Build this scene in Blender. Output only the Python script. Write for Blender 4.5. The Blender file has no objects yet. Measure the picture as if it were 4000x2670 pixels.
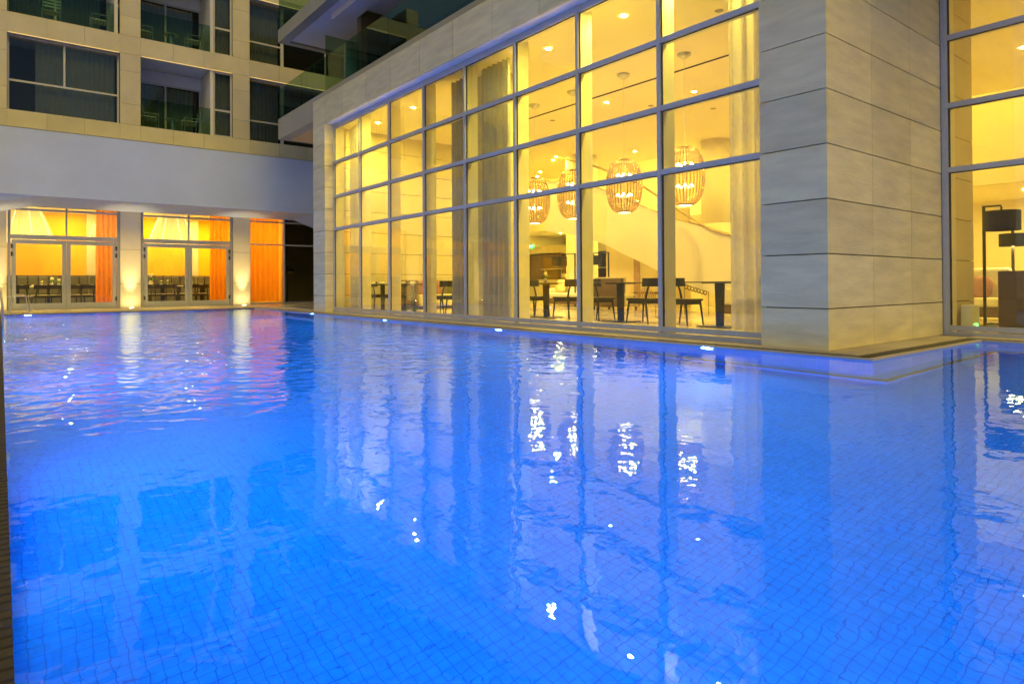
import bpy, math, random
from math import radians as R, pi, sin, cos
from mathutils import Vector, Matrix
random.seed(11)
S = bpy.context.scene
COL = S.collection

# ------------------------------------------------------------------ camera
f_px, yaw, pitch, roll, cy = 2525.46, R(51.640), R(0.47637), R(-0.33171), 1088.84
cd = bpy.data.cameras.new('camera'); cam = bpy.data.objects.new('camera', cd); COL.objects.link(cam)
F = Vector((cos(yaw)*cos(pitch), sin(yaw)*cos(pitch), sin(pitch)))
Rt = Vector((sin(yaw), -cos(yaw), 0)); U = Rt.cross(F)
R2 = Rt*cos(roll) + U*sin(roll); U2 = -Rt*sin(roll) + U*cos(roll)
M = Matrix((R2, U2, -F)).transposed().to_4x4(); M.translation = Vector((0, 0, 0.75))
cam.matrix_world = M
cd.sensor_fit = 'HORIZONTAL'; cd.sensor_width = 36; cd.lens = f_px/4000*36
cd.shift_y = -(1335-cy)/4000; cd.clip_start = 0.05; cd.clip_end = 500
S.camera = cam

# ------------------------------------------------------------------ world, dusk light
SKY_ELEV, SKY_ROT = R(32), R(250)
w = bpy.data.worlds.new('World'); S.world = w; w.use_nodes = True
nt = w.node_tree; bg = nt.nodes['Background']
sky = nt.nodes.new('ShaderNodeTexSky'); sky.sky_type = 'NISHITA'; sky.sun_disc = False
sky.sun_elevation = SKY_ELEV; sky.sun_rotation = SKY_ROT
nt.links.new(sky.outputs[0], bg.inputs[0]); bg.inputs[1].default_value = 0.028
sd = bpy.data.lights.new('dusk_sun', 'SUN'); so = bpy.data.objects.new('dusk_sun', sd); COL.objects.link(so)
sd.energy = 0.74; sd.angle = R(25); sd.color = (1.0, 0.70, 0.10)
so.rotation_euler = Vector((0.10, 1.0, -1.0)).to_track_quat('-Z', 'Y').to_euler()
S.view_settings.view_transform = 'Standard'; S.view_settings.look = 'None'
S.view_settings.exposure = 1.25; S.view_settings.gamma = 1
c = S.cycles
c.use_denoising = True
try: c.denoiser = 'OPENIMAGEDENOISE'
except Exception: pass
c.max_bounces = 12; c.diffuse_bounces = 6; c.glossy_bounces = 5; c.transmission_bounces = 8
c.transparent_max_bounces = 28; c.sample_clamp_indirect = 6; c.sample_clamp_direct = 0; c.blur_glossy = 0.3
c.use_light_tree = True

# light levels
POOL_L, HALL_L, SMALL_L, LROOM_L = 500, 2300, 1250, 1020
WARM = (1.0, 0.775, 0.11); AMBER = (1.0, 0.78, 0.20)

# ------------------------------------------------------------------ materials
def mat(name, col, rough=0.6, metal=0, var=0.08, scale=3.0, bump=0.0, bscale=30, emis=None, estr=0, spec=0.5, alpha=1, rnd=0.0, stretch=None, detail=5):
    m = bpy.data.materials.new(name); m.use_nodes = True
    n = m.node_tree.nodes; l = m.node_tree.links; b = n['Principled BSDF']
    tc = n.new('ShaderNodeTexCoord'); mp = n.new('ShaderNodeMapping')
    l.new(tc.outputs['Object'], mp.inputs[0])
    if stretch: mp.inputs['Scale'].default_value = stretch[0]; mp.inputs['Rotation'].default_value = stretch[1]
    ns = n.new('ShaderNodeTexNoise'); ns.inputs['Scale'].default_value = scale; ns.inputs['Detail'].default_value = detail
    l.new(mp.outputs[0], ns.inputs['Vector'])
    mx = n.new('ShaderNodeMapRange'); mx.inputs['From Min'].default_value = .3; mx.inputs['From Max'].default_value = .7
    mx.inputs['To Min'].default_value = 1-var; mx.inputs['To Max'].default_value = 1+var
    l.new(ns.outputs[0], mx.inputs[0])
    fac = mx.outputs[0]
    if rnd:
        at = n.new('ShaderNodeAttribute'); at.attribute_name = 'rnd'
        ma = n.new('ShaderNodeMath'); ma.operation = 'MULTIPLY_ADD'; ma.inputs[1].default_value = 2*rnd; ma.inputs[2].default_value = 1-rnd
        l.new(at.outputs['Fac'], ma.inputs[0])
        mu = n.new('ShaderNodeMath'); mu.operation = 'MULTIPLY'; l.new(ma.outputs[0], mu.inputs[0]); l.new(fac, mu.inputs[1]); fac = mu.outputs[0]
    vm = n.new('ShaderNodeVectorMath'); vm.operation = 'SCALE'; vm.inputs[0].default_value = col[:3]
    l.new(fac, vm.inputs['Scale']); l.new(vm.outputs[0], b.inputs['Base Color'])
    b.inputs['Roughness'].default_value = rough; b.inputs['Metallic'].default_value = metal
    b.inputs['Specular IOR Level'].default_value = spec
    if bump:
        n2 = n.new('ShaderNodeTexNoise'); n2.inputs['Scale'].default_value = bscale; n2.inputs['Detail'].default_value = 6
        l.new(mp.outputs[0], n2.inputs['Vector'])
        bp = n.new('ShaderNodeBump'); bp.inputs['Strength'].default_value = 1; bp.inputs['Distance'].default_value = bump
        l.new(n2.outputs[0], bp.inputs['Height']); l.new(bp.outputs[0], b.inputs['Normal'])
    if emis:
        b.inputs['Emission Color'].default_value = (*emis, 1); b.inputs['Emission Strength'].default_value = estr
    m.diffuse_color = (*col[:3], 1)
    return m

def emit(name, col, s):
    m = bpy.data.materials.new(name); m.use_nodes = True; n = m.node_tree.nodes; l = m.node_tree.links
    n.remove(n['Principled BSDF']); e = n.new('ShaderNodeEmission'); e.inputs[0].default_value = (*col, 1); e.inputs[1].default_value = s
    l.new(e.outputs[0], n['Material Output'].inputs[0]); m.diffuse_color = (*col, 1); return m

def glass(name, tint=(0.93, 0.96, 0.93), rough=0.0, ior=1.5, extra=0.0, mult=1.6):
    # thin architectural pane: clear tinted transmission plus mirror reflection by Fresnel
    m = bpy.data.materials.new(name); m.use_nodes = True; n = m.node_tree.nodes; l = m.node_tree.links
    n.remove(n['Principled BSDF'])
    t = n.new('ShaderNodeBsdfTransparent'); t.inputs[0].default_value = (*tint, 1)
    g = n.new('ShaderNodeBsdfGlossy'); g.inputs['Roughness'].default_value = rough
    fr = n.new('ShaderNodeFresnel'); fr.inputs[0].default_value = ior
    ns = n.new('ShaderNodeTexNoise'); ns.inputs['Scale'].default_value = 0.8; tc = n.new('ShaderNodeTexCoord'); l.new(tc.outputs['Object'], ns.inputs['Vector'])
    bp = n.new('ShaderNodeBump'); bp.inputs['Distance'].default_value = 0.0015; l.new(ns.outputs[0], bp.inputs['Height']); l.new(bp.outputs[0], g.inputs['Normal'])
    ad = n.new('ShaderNodeMath'); ad.operation = 'MULTIPLY_ADD'; ad.inputs[1].default_value = mult; ad.inputs[2].default_value = extra; ad.use_clamp = True
    l.new(fr.outputs[0], ad.inputs[0])
    x = n.new('ShaderNodeMixShader'); l.new(ad.outputs[0], x.inputs[0]); l.new(t.outputs[0], x.inputs[1]); l.new(g.outputs[0], x.inputs[2])
    l.new(x.outputs[0], n['Material Output'].inputs[0]); m.diffuse_color = (*tint, .3); return m

def sheer(name, col, transp=0.35, scale=14, mixt=.5):
    m = bpy.data.materials.new(name); m.use_nodes = True; n = m.node_tree.nodes; l = m.node_tree.links
    n.remove(n['Principled BSDF'])
    d = n.new('ShaderNodeBsdfDiffuse'); d.inputs[0].default_value = (*col, 1)
    tl = n.new('ShaderNodeBsdfTranslucent'); tl.inputs[0].default_value = (*col, 1)
    t = n.new('ShaderNodeBsdfTransparent')
    tc = n.new('ShaderNodeTexCoord'); ns = n.new('ShaderNodeTexNoise'); ns.inputs['Scale'].default_value = scale; l.new(tc.outputs['Object'], ns.inputs['Vector'])
    mr = n.new('ShaderNodeMapRange'); mr.inputs['To Min'].default_value = max(0, transp-.08); mr.inputs['To Max'].default_value = transp+.08
    l.new(ns.outputs[0], mr.inputs[0])
    a = n.new('ShaderNodeMixShader'); a.inputs[0].default_value = mixt; l.new(d.outputs[0], a.inputs[1]); l.new(tl.outputs[0], a.inputs[2])
    b = n.new('ShaderNodeMixShader'); l.new(mr.outputs[0], b.inputs[0]); l.new(a.outputs[0], b.inputs[1]); l.new(t.outputs[0], b.inputs[2])
    l.new(b.outputs[0], n['Material Output'].inputs[0]); m.diffuse_color = (*col, 1); return m

def tile_mat(name, col, grout, t=0.050, wd=0.085, rough=0.35):
    m = bpy.data.materials.new(name); m.use_nodes = True; n = m.node_tree.nodes; l = m.node_tree.links; b = n['Principled BSDF']
    tc = n.new('ShaderNodeTexCoord'); sp = n.new('ShaderNodeSeparateXYZ'); l.new(tc.outputs['Object'], sp.inputs[0])
    geo = n.new('ShaderNodeNewGeometry'); sn = n.new('ShaderNodeSeparateXYZ'); l.new(geo.outputs['True Normal'], sn.inputs[0])
    lines = []
    for ax in 'XYZ':
        d = n.new('ShaderNodeMath'); d.operation = 'DIVIDE'; d.inputs[1].default_value = t; l.new(sp.outputs[ax], d.inputs[0])
        ad = n.new('ShaderNodeMath'); ad.operation = 'ADD'; ad.inputs[1].default_value = 1000.37; l.new(d.outputs[0], ad.inputs[0])
        fr = n.new('ShaderNodeMath'); fr.operation = 'FRACT'; l.new(ad.outputs[0], fr.inputs[0])
        lt = n.new('ShaderNodeMath'); lt.operation = 'LESS_THAN'; lt.inputs[1].default_value = wd; l.new(fr.outputs[0], lt.inputs[0])
        ab = n.new('ShaderNodeMath'); ab.operation = 'ABSOLUTE'; l.new(sn.outputs[ax], ab.inputs[0])
        nl = n.new('ShaderNodeMath'); nl.operation = 'LESS_THAN'; nl.inputs[1].default_value = .5; l.new(ab.outputs[0], nl.inputs[0])
        mu = n.new('ShaderNodeMath'); mu.operation = 'MULTIPLY'; l.new(lt.outputs[0], mu.inputs[0]); l.new(nl.outputs[0], mu.inputs[1]); lines.append(mu)
    a = n.new('ShaderNodeMath'); a.operation = 'MAXIMUM'; l.new(lines[0].outputs[0], a.inputs[0]); l.new(lines[1].outputs[0], a.inputs[1])
    a2 = n.new('ShaderNodeMath'); a2.operation = 'MAXIMUM'; l.new(a.outputs[0], a2.inputs[0]); l.new(lines[2].outputs[0], a2.inputs[1])
    ns = n.new('ShaderNodeTexNoise'); ns.inputs['Scale'].default_value = 1.3; l.new(tc.outputs['Object'], ns.inputs['Vector'])
    vs = n.new('ShaderNodeTexWhiteNoise'); sc = n.new('ShaderNodeVectorMath'); sc.operation = 'SCALE'; sc.inputs['Scale'].default_value = 1/t; l.new(tc.outputs['Object'], sc.inputs[0])
    fl = n.new('ShaderNodeVectorMath'); fl.operation = 'FLOOR'; l.new(sc.outputs[0], fl.inputs[0]); l.new(fl.outputs[0], vs.inputs['Vector'])
    s1 = n.new('ShaderNodeMath'); s1.operation = 'MULTIPLY_ADD'; s1.inputs[1].default_value = .14; s1.inputs[2].default_value = .86; l.new(vs.outputs['Value'], s1.inputs[0])
    s2 = n.new('ShaderNodeMath'); s2.operation = 'MULTIPLY_ADD'; s2.inputs[1].default_value = .2; s2.inputs[2].default_value = .9; l.new(ns.outputs[0], s2.inputs[0])
    s3 = n.new('ShaderNodeMath'); s3.operation = 'MULTIPLY'; l.new(s1.outputs[0], s3.inputs[0]); l.new(s2.outputs[0], s3.inputs[1])
    cs = n.new('ShaderNodeVectorMath'); cs.operation = 'SCALE'; cs.inputs[0].default_value = col; l.new(s3.outputs[0], cs.inputs['Scale'])
    mx = n.new('ShaderNodeMix'); mx.data_type = 'RGBA'; l.new(a2.outputs[0], mx.inputs[0]); l.new(cs.outputs[0], mx.inputs[6]); mx.inputs[7].default_value = (*grout, 1)
    l.new(mx.outputs[2], b.inputs['Base Color']); b.inputs['Roughness'].default_value = rough
    m.diffuse_color = (*col, 1); return m

def water_mat():
    m = bpy.data.materials.new('pool_water'); m.use_nodes = True; n = m.node_tree.nodes; l = m.node_tree.links
    n.remove(n['Principled BSDF'])
    g = n.new('ShaderNodeBsdfGlass'); g.inputs['IOR'].default_value = 1.333; g.inputs['Color'].default_value = (.74, .95, 1, 1); g.inputs['Roughness'].default_value = 0.0
    tc = n.new('ShaderNodeTexCoord'); sp = n.new('ShaderNodeSeparateXYZ'); l.new(tc.outputs['Object'], sp.inputs[0])
    def noise(sx, sy, scale, detail=2, dist=0.0, rot=0):
        mp = n.new('ShaderNodeMapping'); mp.inputs['Scale'].default_value = (sx, sy, 1); mp.inputs['Rotation'].default_value = (0, 0, rot); l.new(tc.outputs['Object'], mp.inputs[0])
        t = n.new('ShaderNodeTexNoise'); t.inputs['Scale'].default_value = scale; t.inputs['Detail'].default_value = detail; t.inputs['Distortion'].default_value = dist
        l.new(mp.outputs[0], t.inputs['Vector']); return t.outputs[0]
    def mul(a, b):
        x = n.new('ShaderNodeMath'); x.operation = 'MULTIPLY'; l.new(a, x.inputs[0])
        if isinstance(b, float): x.inputs[1].default_value = b
        else: l.new(b, x.inputs[1])
        return x.outputs[0]
    def add(a, b):
        x = n.new('ShaderNodeMath'); x.operation = 'ADD'; l.new(a, x.inputs[0]); l.new(b, x.inputs[1]); return x.outputs[0]
    # stirred water towards the far left (inlets there), calm water near and at right
    my = n.new('ShaderNodeMapRange'); my.interpolation_type = 'SMOOTHSTEP'; my.inputs['From Min'].default_value = 2.4; my.inputs['From Max'].default_value = 7.5; l.new(sp.outputs['Y'], my.inputs[0])
    mxx = n.new('ShaderNodeMapRange'); mxx.interpolation_type = 'SMOOTHSTEP'; mxx.inputs['From Min'].default_value = 6.6; mxx.inputs['From Max'].default_value = 4.2; l.new(sp.outputs['X'], mxx.inputs[0])
    chop = mul(my.outputs[0], mxx.outputs[0])
    h = add(mul(noise(1, 1, 3.6, 2, .3), 0.0030), mul(noise(1, 1, 9, 2, .4), 0.0009))
    h = add(h, mul(noise(1, 1, 1.0, 1), 0.003))
    h = add(h, mul(mul(noise(1, 1, 4.6, 1.5, .4), 0.032), chop))
    h = add(h, mul(mul(noise(1.2, .8, 9, 1, .2, .4), 0.009), chop))
    h = add(h, mul(mul(noise(1, 1, 9, 2, .5), 0.0014), my.outputs[0]))
    bp = n.new('ShaderNodeBump'); bp.inputs['Strength'].default_value = 1.0; bp.inputs['Distance'].default_value = 1.0
    l.new(h, bp.inputs['Height']); l.new(bp.outputs[0], g.inputs['Normal'])
    l.new(g.outputs[0], n['Material Output'].inputs[0]); m.diffuse_color = (0, .3, 1, 1); return m

MT = dict(
    stone=mat('limestone', (.63, .55, .29), .62, var=.12, scale=2.6, bump=.005, bscale=12, rnd=.09, stretch=((.7, .7, 3.2), (0.75, 0.7, 0.2)), detail=12),
    stone2=mat('block_limestone', (.56, .50, .33), .7, var=.08, scale=1.2, bump=.002, bscale=14, rnd=.06),
    stonep=mat('uplit_pier_stone', (.74, .66, .48), .7, var=.05, scale=1.2, bump=.002, bscale=14, rnd=.03),  # pier stone lightened to stand in for the uplight wash
    goldw=mat('golden_wall', (.58, .45, .20), .7, var=.04), stonew=mat('pool_lit_soffit_stone', (.82, .78, .74), .6, var=.05, rnd=.03),  # soffit stone lightened in place of pool light from below
    stonei=mat('interior_stone', (.62, .54, .40), .6, var=.06, scale=1.5, rnd=.03),
    joint=mat('dark_joint', (.025, .02, .018), .9),
    backing=mat('stone_backing', (.10, .09, .07), .9),
    alu=mat('grey_aluminium', (.46, .46, .46), .45, metal=.25, var=.04, scale=8),
    gasket=mat('black_gasket', (.012, .012, .012), .7),
    fin=mat('cream_inner_fin', (.70, .66, .55), .5, var=.03),
    white=mat('pool_tinted_render', (.47, .56, .74), .75, var=.06, scale=.7, bump=.001, bscale=40),  # blue of the pool light put into the white paint's colour
    whitei=mat('cream_plaster', (.78, .70, .52), .75, var=.03, scale=.8),
    ceili=mat('cream_ceiling', (.88, .81, .60), .8, var=.02, scale=.6),
    floori=mat('marble_floor', (.60, .50, .40), .16, var=.22, scale=.9, detail=8),
    deck=mat('deck_stone', (.40, .35, .26), .55, var=.12, scale=2, bump=.001, rnd=.08, bscale=30),
    grate=mat('drain_grate', (.05, .042, .034), .6, var=.2, scale=20),
    pane=glass('clear_pane', (.93, .955, .90), mult=2.1),
    paned=glass('grey_pane', (.70, .76, .70), extra=.0),
    paneg=glass('green_glass', (.62, .76, .66), mult=.35),
    slab=mat('terrace_slab', (.33, .31, .22), .7, var=.08, scale=.8),
    soffit=mat('white_soffit', (.62, .60, .58), .8, var=.05, scale=.7),
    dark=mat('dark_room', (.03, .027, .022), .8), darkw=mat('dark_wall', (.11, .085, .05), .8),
    orange=mat('orange_wall', (.92, .53, .008), .8, var=.03, scale=.8, bump=.0006, bscale=90),
    ocurt=sheer('orange_curtain', (.95, .38, .03), .06), ocurt2=mat('orange_curtain_side', (.6, .24, .03), .8),
    scurt=sheer('sheer_curtain', (.70, .67, .62), .25, mixt=.32), gcurt=sheer('grey_curtain', (.80, .84, .74), .05), dcurt=sheer('dense_curtain', (.40, .40, .40), .08, mixt=.07),
    chair=mat('black_oak', (.022, .020, .018), .42, var=.25, scale=14), chairb=mat('black_leather', (.03, .028, .026), .35),
    seatl=mat('pale_seat', (.45, .42, .30), .6), table=mat('dark_table_top', (.05, .045, .035), .25),
    sofa=mat('cream_fabric', (.66, .60, .45), .9, var=.05, bump=.001, bscale=120), brown=mat('brown_leather', (.13, .08, .05), .5, var=.15),
    pink=mat('pink_cushion', (.36, .19, .19), .9, var=.15, scale=6), gold=mat('gold_cushion', (.62, .46, .16), .8),
    steel=mat('steel', (.55, .52, .46), .28, metal=.9, var=.1), wood=mat('walnut', (.11, .06, .02), .45, var=.25, scale=3, stretch=((6, 6, .6), (0, 0, 0))),
    wood2=mat('oak_post', (.34, .19, .06), .5, var=.15, scale=5), shade=mat('black_shade', (.018, .016, .014), .8), bench=mat('olive_leather', (.13, .12, .075), .5, var=.12),
    cone=mat('pleated_lampshade', (.85, .72, .38), .9, emis=(1, .74, .24), estr=.16), cloth=mat('white_linen', (.8, .78, .7), .9),
    leaf=mat('leaf_green', (.10, .22, .03), .5, var=.3, scale=20), petal=mat('white_petal', (.75, .72, .45), .7), sign=emit('exit_green', (.03, .65, .10), 1.3),
    signw=emit('exit_white', (.75, 1, .7), 1.6), signd=mat('sign_green', (.01, .16, .06), .5, emis=(.02, .4, .12), estr=.3),
    hot=emit('downlight_glow', WARM, HALL_L), small=emit('small_downlight_glow', WARM, SMALL_L), hotl=emit('room_light_glow', AMBER, LROOM_L),
    bulb=emit('pendant_bulb', (1, .70, .25), 110), pooll=emit('underwater_lamp', (.035, .335, 1.0), POOL_L), up=emit('uplight_glow', (1, .74, .30), 70),
    cove=emit('cove_glow', WARM, 8), lampin=emit('lamp_inside', (1, .7, .25), 60), green_led=emit('green_led', (.1, 1, .1), 3),
    tile=tile_mat('blue_mosaic', (.006, .36, .88), (.002, .175, .58)), tilew=tile_mat('wall_mosaic', (.04, .34, .88), (.02, .19, .66)),
    nosing=mat('brown_nosing', (.28, .13, .05), .6, var=.2, scale=30), bottle=mat('device_plastic', (.72, .74, .66), .4),
    strip=emit('spandrel_edge_glow', (1, .62, .18), .55), litsof=mat('warm_lit_soffit', (.62, .44, .13), .35, metal=.2), dimroom=mat('dim_room', (.30, .25, .12), .8),  # strip glow and soffit gold stand in for warm light on undersides
    water=water_mat(), brass=mat('brass_rail', (.45, .33, .14), .35, metal=.8), paper=mat('kraft_throw', (.42, .26, .12), .85, var=.15, bump=.01, bscale=9),
    lampg=None, ring=mat('lamp_ring', (.6, .6, .58), .35, metal=.7))

def ribbed_glass():
    m = bpy.data.materials.new('smoked_ribbed_glass'); m.use_nodes = True; n = m.node_tree.nodes; l = m.node_tree.links
    n.remove(n['Principled BSDF'])
    t = n.new('ShaderNodeBsdfTransparent'); t.inputs[0].default_value = (.66, .58, .42, 1)
    g = n.new('ShaderNodeBsdfGlossy'); g.inputs['Roughness'].default_value = .10; g.inputs[0].default_value = (1, .9, .7, 1)
    tl = n.new('ShaderNodeBsdfTranslucent'); tl.inputs[0].default_value = (.55, .42, .20, 1)
    tc = n.new('ShaderNodeTexCoord'); sp = n.new('ShaderNodeSeparateXYZ'); l.new(tc.outputs['Object'], sp.inputs[0])
    at = n.new('ShaderNodeMath'); at.operation = 'ARCTAN2'; l.new(sp.outputs['Y'], at.inputs[0]); l.new(sp.outputs['X'], at.inputs[1])
    mu = n.new('ShaderNodeMath'); mu.operation = 'MULTIPLY'; mu.inputs[1].default_value = 34; l.new(at.outputs[0], mu.inputs[0])
    co = n.new('ShaderNodeMath'); co.operation = 'COSINE'; l.new(mu.outputs[0], co.inputs[0])
    mr = n.new('ShaderNodeMapRange'); mr.inputs['From Min'].default_value = -.2; mr.inputs['From Max'].default_value = .9; l.new(co.outputs[0], mr.inputs[0])
    mc = n.new('ShaderNodeMix'); mc.data_type = 'RGBA'; mc.inputs[6].default_value = (.84, .75, .54, 1); mc.inputs[7].default_value = (.50, .40, .22, 1); l.new(mr.outputs[0], mc.inputs[0]); l.new(mc.outputs[2], t.inputs[0])
    lw = n.new('ShaderNodeLayerWeight'); lw.inputs[0].default_value = .22
    x1 = n.new('ShaderNodeMixShader'); x1.inputs[0].default_value = .08; l.new(t.outputs[0], x1.inputs[1]); l.new(tl.outputs[0], x1.inputs[2])
    x = n.new('ShaderNodeMixShader'); l.new(lw.outputs['Fresnel'], x.inputs[0]); l.new(x1.outputs[0], x.inputs[1]); l.new(g.outputs[0], x.inputs[2])
    l.new(x.outputs[0], n['Material Output'].inputs[0]); return m
MT['lampg'] = ribbed_glass()

# ------------------------------------------------------------------ mesh helpers
class MB:
    def __init__(s): s.v = []; s.f = []; s.r = []; s.smooth = False
    def quad(s, *p, r=None):
        i = len(s.v); s.v += [tuple(q) for q in p]; s.f.append(tuple(range(i, i+len(p)))); s.r.append(random.random() if r is None else r); return s
    def box(s, x0, x1, y0, y1, z0, z1, r=None):
        if r is None: r = random.random()
        if x0 > x1: x0, x1 = x1, x0
        if y0 > y1: y0, y1 = y1, y0
        if z0 > z1: z0, z1 = z1, z0
        i = len(s.v); s.v += [(x, y, z) for z in (z0, z1) for y in (y0, y1) for x in (x0, x1)]
        for q in ((0, 2, 3, 1), (4, 5, 7, 6), (0, 1, 5, 4), (2, 6, 7, 3), (0, 4, 6, 2), (1, 3, 7, 5)): s.f.append(tuple(i+k for k in q)); s.r.append(r)
        return s
    def obox(s, c, half, rot):      # oriented box, rot = Matrix 3x3
        i = len(s.v); r = random.random()
        for z in (-1, 1):
            for y in (-1, 1):
                for x in (-1, 1): s.v.append(tuple(Vector(c) + rot @ Vector((x*half[0], y*half[1], z*half[2]))))
        for q in ((0, 2, 3, 1), (4, 5, 7, 6), (0, 1, 5, 4), (2, 6, 7, 3), (0, 4, 6, 2), (1, 3, 7, 5)): s.f.append(tuple(i+k for k in q)); s.r.append(r)
        return s
    def tube(s, pts, rad, n=8, cap=True):
        pts = [Vector(p) for p in pts]; rs = rad if isinstance(rad, (list, tuple)) else [rad]*len(pts); base = len(s.v)
        for k, p in enumerate(pts):
            d = (pts[min(k+1, len(pts)-1)] - pts[max(k-1, 0)]).normalized()
            a = d.orthogonal().normalized() if k == 0 else (a - d*a.dot(d)).normalized(); b = d.cross(a)
            for j in range(n): t = 2*pi*j/n; s.v.append(tuple(p + (a*cos(t) + b*sin(t))*rs[k]))
        for k in range(len(pts)-1):
            for j in range(n):
                s.f.append((base+k*n+j, base+k*n+(j+1) % n, base+(k+1)*n+(j+1) % n, base+(k+1)*n+j)); s.r.append(.5)
        if cap:
            s.f.append(tuple(base+j for j in range(n))[::-1]); s.r.append(.5)
            s.f.append(tuple(base+(len(pts)-1)*n+j for j in range(n))); s.r.append(.5)
        return s
    def lathe(s, prof, cx=0, cy=0, n=24, rib=0, ribn=0, close=False):
        base = len(s.v)
        for r, z in prof:
            for j in range(n):
                t = 2*pi*j/n; rr = r*(1 + (rib*cos(ribn*t) if ribn else 0)); s.v.append((cx+rr*cos(t), cy+rr*sin(t), z))
        for k in range(len(prof)-1):
            for j in range(n): s.f.append((base+k*n+j, base+k*n+(j+1) % n, base+(k+1)*n+(j+1) % n, base+(k+1)*n+j)); s.r.append(.5)
        if close:
            s.f.append(tuple(base+j for j in range(n))[::-1]); s.r.append(.5)
            s.f.append(tuple(base+(len(prof)-1)*n+j for j in range(n))); s.r.append(.5)
        return s
    def ball(s, c, r, n=10, sz=1.0):
        pr = [(max(1e-4, r*sin(pi*k/n)), c[2]-r*sz*cos(pi*k/n)) for k in range(n+1)]
        return s.lathe(pr, c[0], c[1], n+2)
    def prism(s, poly, z0, z1):
        i = len(s.v); n = len(poly); s.v += [(x, y, z0) for x, y in poly] + [(x, y, z1) for x, y in poly]
        s.f.append(tuple(range(i, i+n))[::-1]); s.f.append(tuple(range(i+n, i+2*n))); s.r += [.5, .5]
        for k in range(n): s.f.append((i+k, i+(k+1) % n, i+n+(k+1) % n, i+n+k)); s.r.append(.5)
        return s
    def build(s, name, m, parent=None, smooth=False, loc=None, bevel=0, auto=False):
        me = bpy.data.meshes.new(name); me.from_pydata(s.v, [], s.f); me.update()
        at = me.attributes.new('rnd', 'FLOAT', 'FACE'); at.data.foreach_set('value', s.r)
        me.materials.append(MT[m] if isinstance(m, str) else m)
        if smooth or auto: me.polygons.foreach_set('use_smooth', [True]*len(me.polygons))
        o = bpy.data.objects.new(name, me); COL.objects.link(o)
        if loc: o.location = loc
        if parent: o.parent = parent
        if bevel:
            b = o.modifiers.new('bevel', 'BEVEL'); b.width = bevel; b.segments = 2; b.limit_method = 'ANGLE'
        return o

def tag(o, label=None, cat=None, group=None, kind=None):
    if label: o['label'] = label
    if cat: o['category'] = cat
    if group: o['group'] = group
    if kind: o['kind'] = kind
    return o
def empty(name, label, cat, loc=(0, 0, 0), rz=0, group=None):
    o = bpy.data.objects.new(name, None); COL.objects.link(o); o.location = loc; o.rotation_euler = (0, 0, rz); o.empty_display_size = .1
    return tag(o, label, cat, group)
KIDS = {}
def copy_thing(root, loc, rz, label, group=None):
    def cp(o, par):
        q = o.copy(); COL.objects.link(q); q.parent = par
        for ch in [x for x in bpy.data.objects if x.parent == o]: cp(ch, q)
        return q
    r = cp(root, None); r.location = loc; r.rotation_euler = (0, 0, rz); r['label'] = label
    if group: r['group'] = group
    return r

def cladding_x(X, y0, y1, ys, z0, z1, zs, gy=.006, gz=.012, th=.04, mb=None, side=-1):
    """stone slabs on a wall plane X, outer face at X, slabs going inwards"""
    mb = mb or MB(); yy = [y0] + [a for a in ys if y0 < a < y1] + [y1]; zz = [z0] + [a for a in zs if z0 < a < z1] + [z1]
    for a, b in zip(yy, yy[1:]):
        for p, q in zip(zz, zz[1:]):
            mb.box(X, X-side*th, a+(gy/2 if a != y0 else 0), b-(gy/2 if b != y1 else 0), p+(gz/2 if p != z0 else 0), q-(gz/2 if q != z1 else 0))
    return mb
def cladding_y(Y, x0, x1, xs, z0, z1, zs, gx=.006, gz=.012, th=.04, mb=None):
    mb = mb or MB(); xx = [x0] + [a for a in xs if x0 < a < x1] + [x1]; zz = [z0] + [a for a in zs if z0 < a < z1] + [z1]
    for a, b in zip(xx, xx[1:]):
        for p, q in zip(zz, zz[1:]):
            mb.box(a+(gx/2 if a != x0 else 0), b-(gx/2 if b != x1 else 0), Y, Y+th, p+(gz/2 if p != z0 else 0), q-(gz/2 if q != z1 else 0))
    return mb
ZJ = [.46+.607*k for k in range(12)]

# ================================================================== POOL
WZ, FZ = -.03, -1.45
PX, PY, PX2, YF, YN, XL = 6.75, 2.80, 9.98, 22.6, -4.0, 0.022
wtr = MB(); wtr.quad((XL, YN, WZ), (PX2, YN, WZ), (PX2, PY, WZ), (PX, PY, WZ), (PX, YF, WZ), (XL, YF, WZ))
tag(wtr.build('water', 'water'), kind='structure')
fl = MB(); fl.quad((XL-.3, YN-.3, FZ), (PX2+.3, YN-.3, FZ), (PX2+.3, YF+.3, FZ), (XL-.3, YF+.3, FZ)); tag(fl.build('pool_floor', 'tile'), kind='structure')
wl = MB()
wl.box(PX, PX+.1, PY, YF+.1, FZ, WZ+.0015); wl.box(PX+.1, PX2, PY, PY+.1, FZ, WZ+.0015); wl.box(PX2, PX2+.1, YN, PY+.1, FZ, WZ+.0015)
wl.box(XL-.1, XL, YN, YF+.1, FZ, WZ+.001); wl.box(XL, PX, YF, YF+.1, FZ, WZ+.0015); wl.box(XL, PX2, YN-.1, YN, FZ, WZ+.0015)
tag(wl.build('pool_wall', 'tilew'), kind='structure')
ld = MB()   # underwater standing ledge along the house side
ld.box(PX-.19, PX-.001, PY-.19, YF-.001, -1.25, -1.05); ld.box(PX-.001, PX2-.19, PY-.19, PY-.001, -1.25, -1.05); ld.box(PX2-.19, PX2-.001, YN+.001, PY-.001, -1.25, -1.05)
tag(ld.build('pool_ledge', 'tilew'), kind='structure')
nz = MB(); nz.box(PX-.215, PX-.17, PY-.215, YF-.002, -1.10, -1.03); nz.box(PX-.17, PX2-.17, PY-.215, PY-.17, -1.10, -1.03); nz.box(PX2-.215, PX2-.17, YN+.002, PY-.215, -1.10, -1.03)
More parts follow.
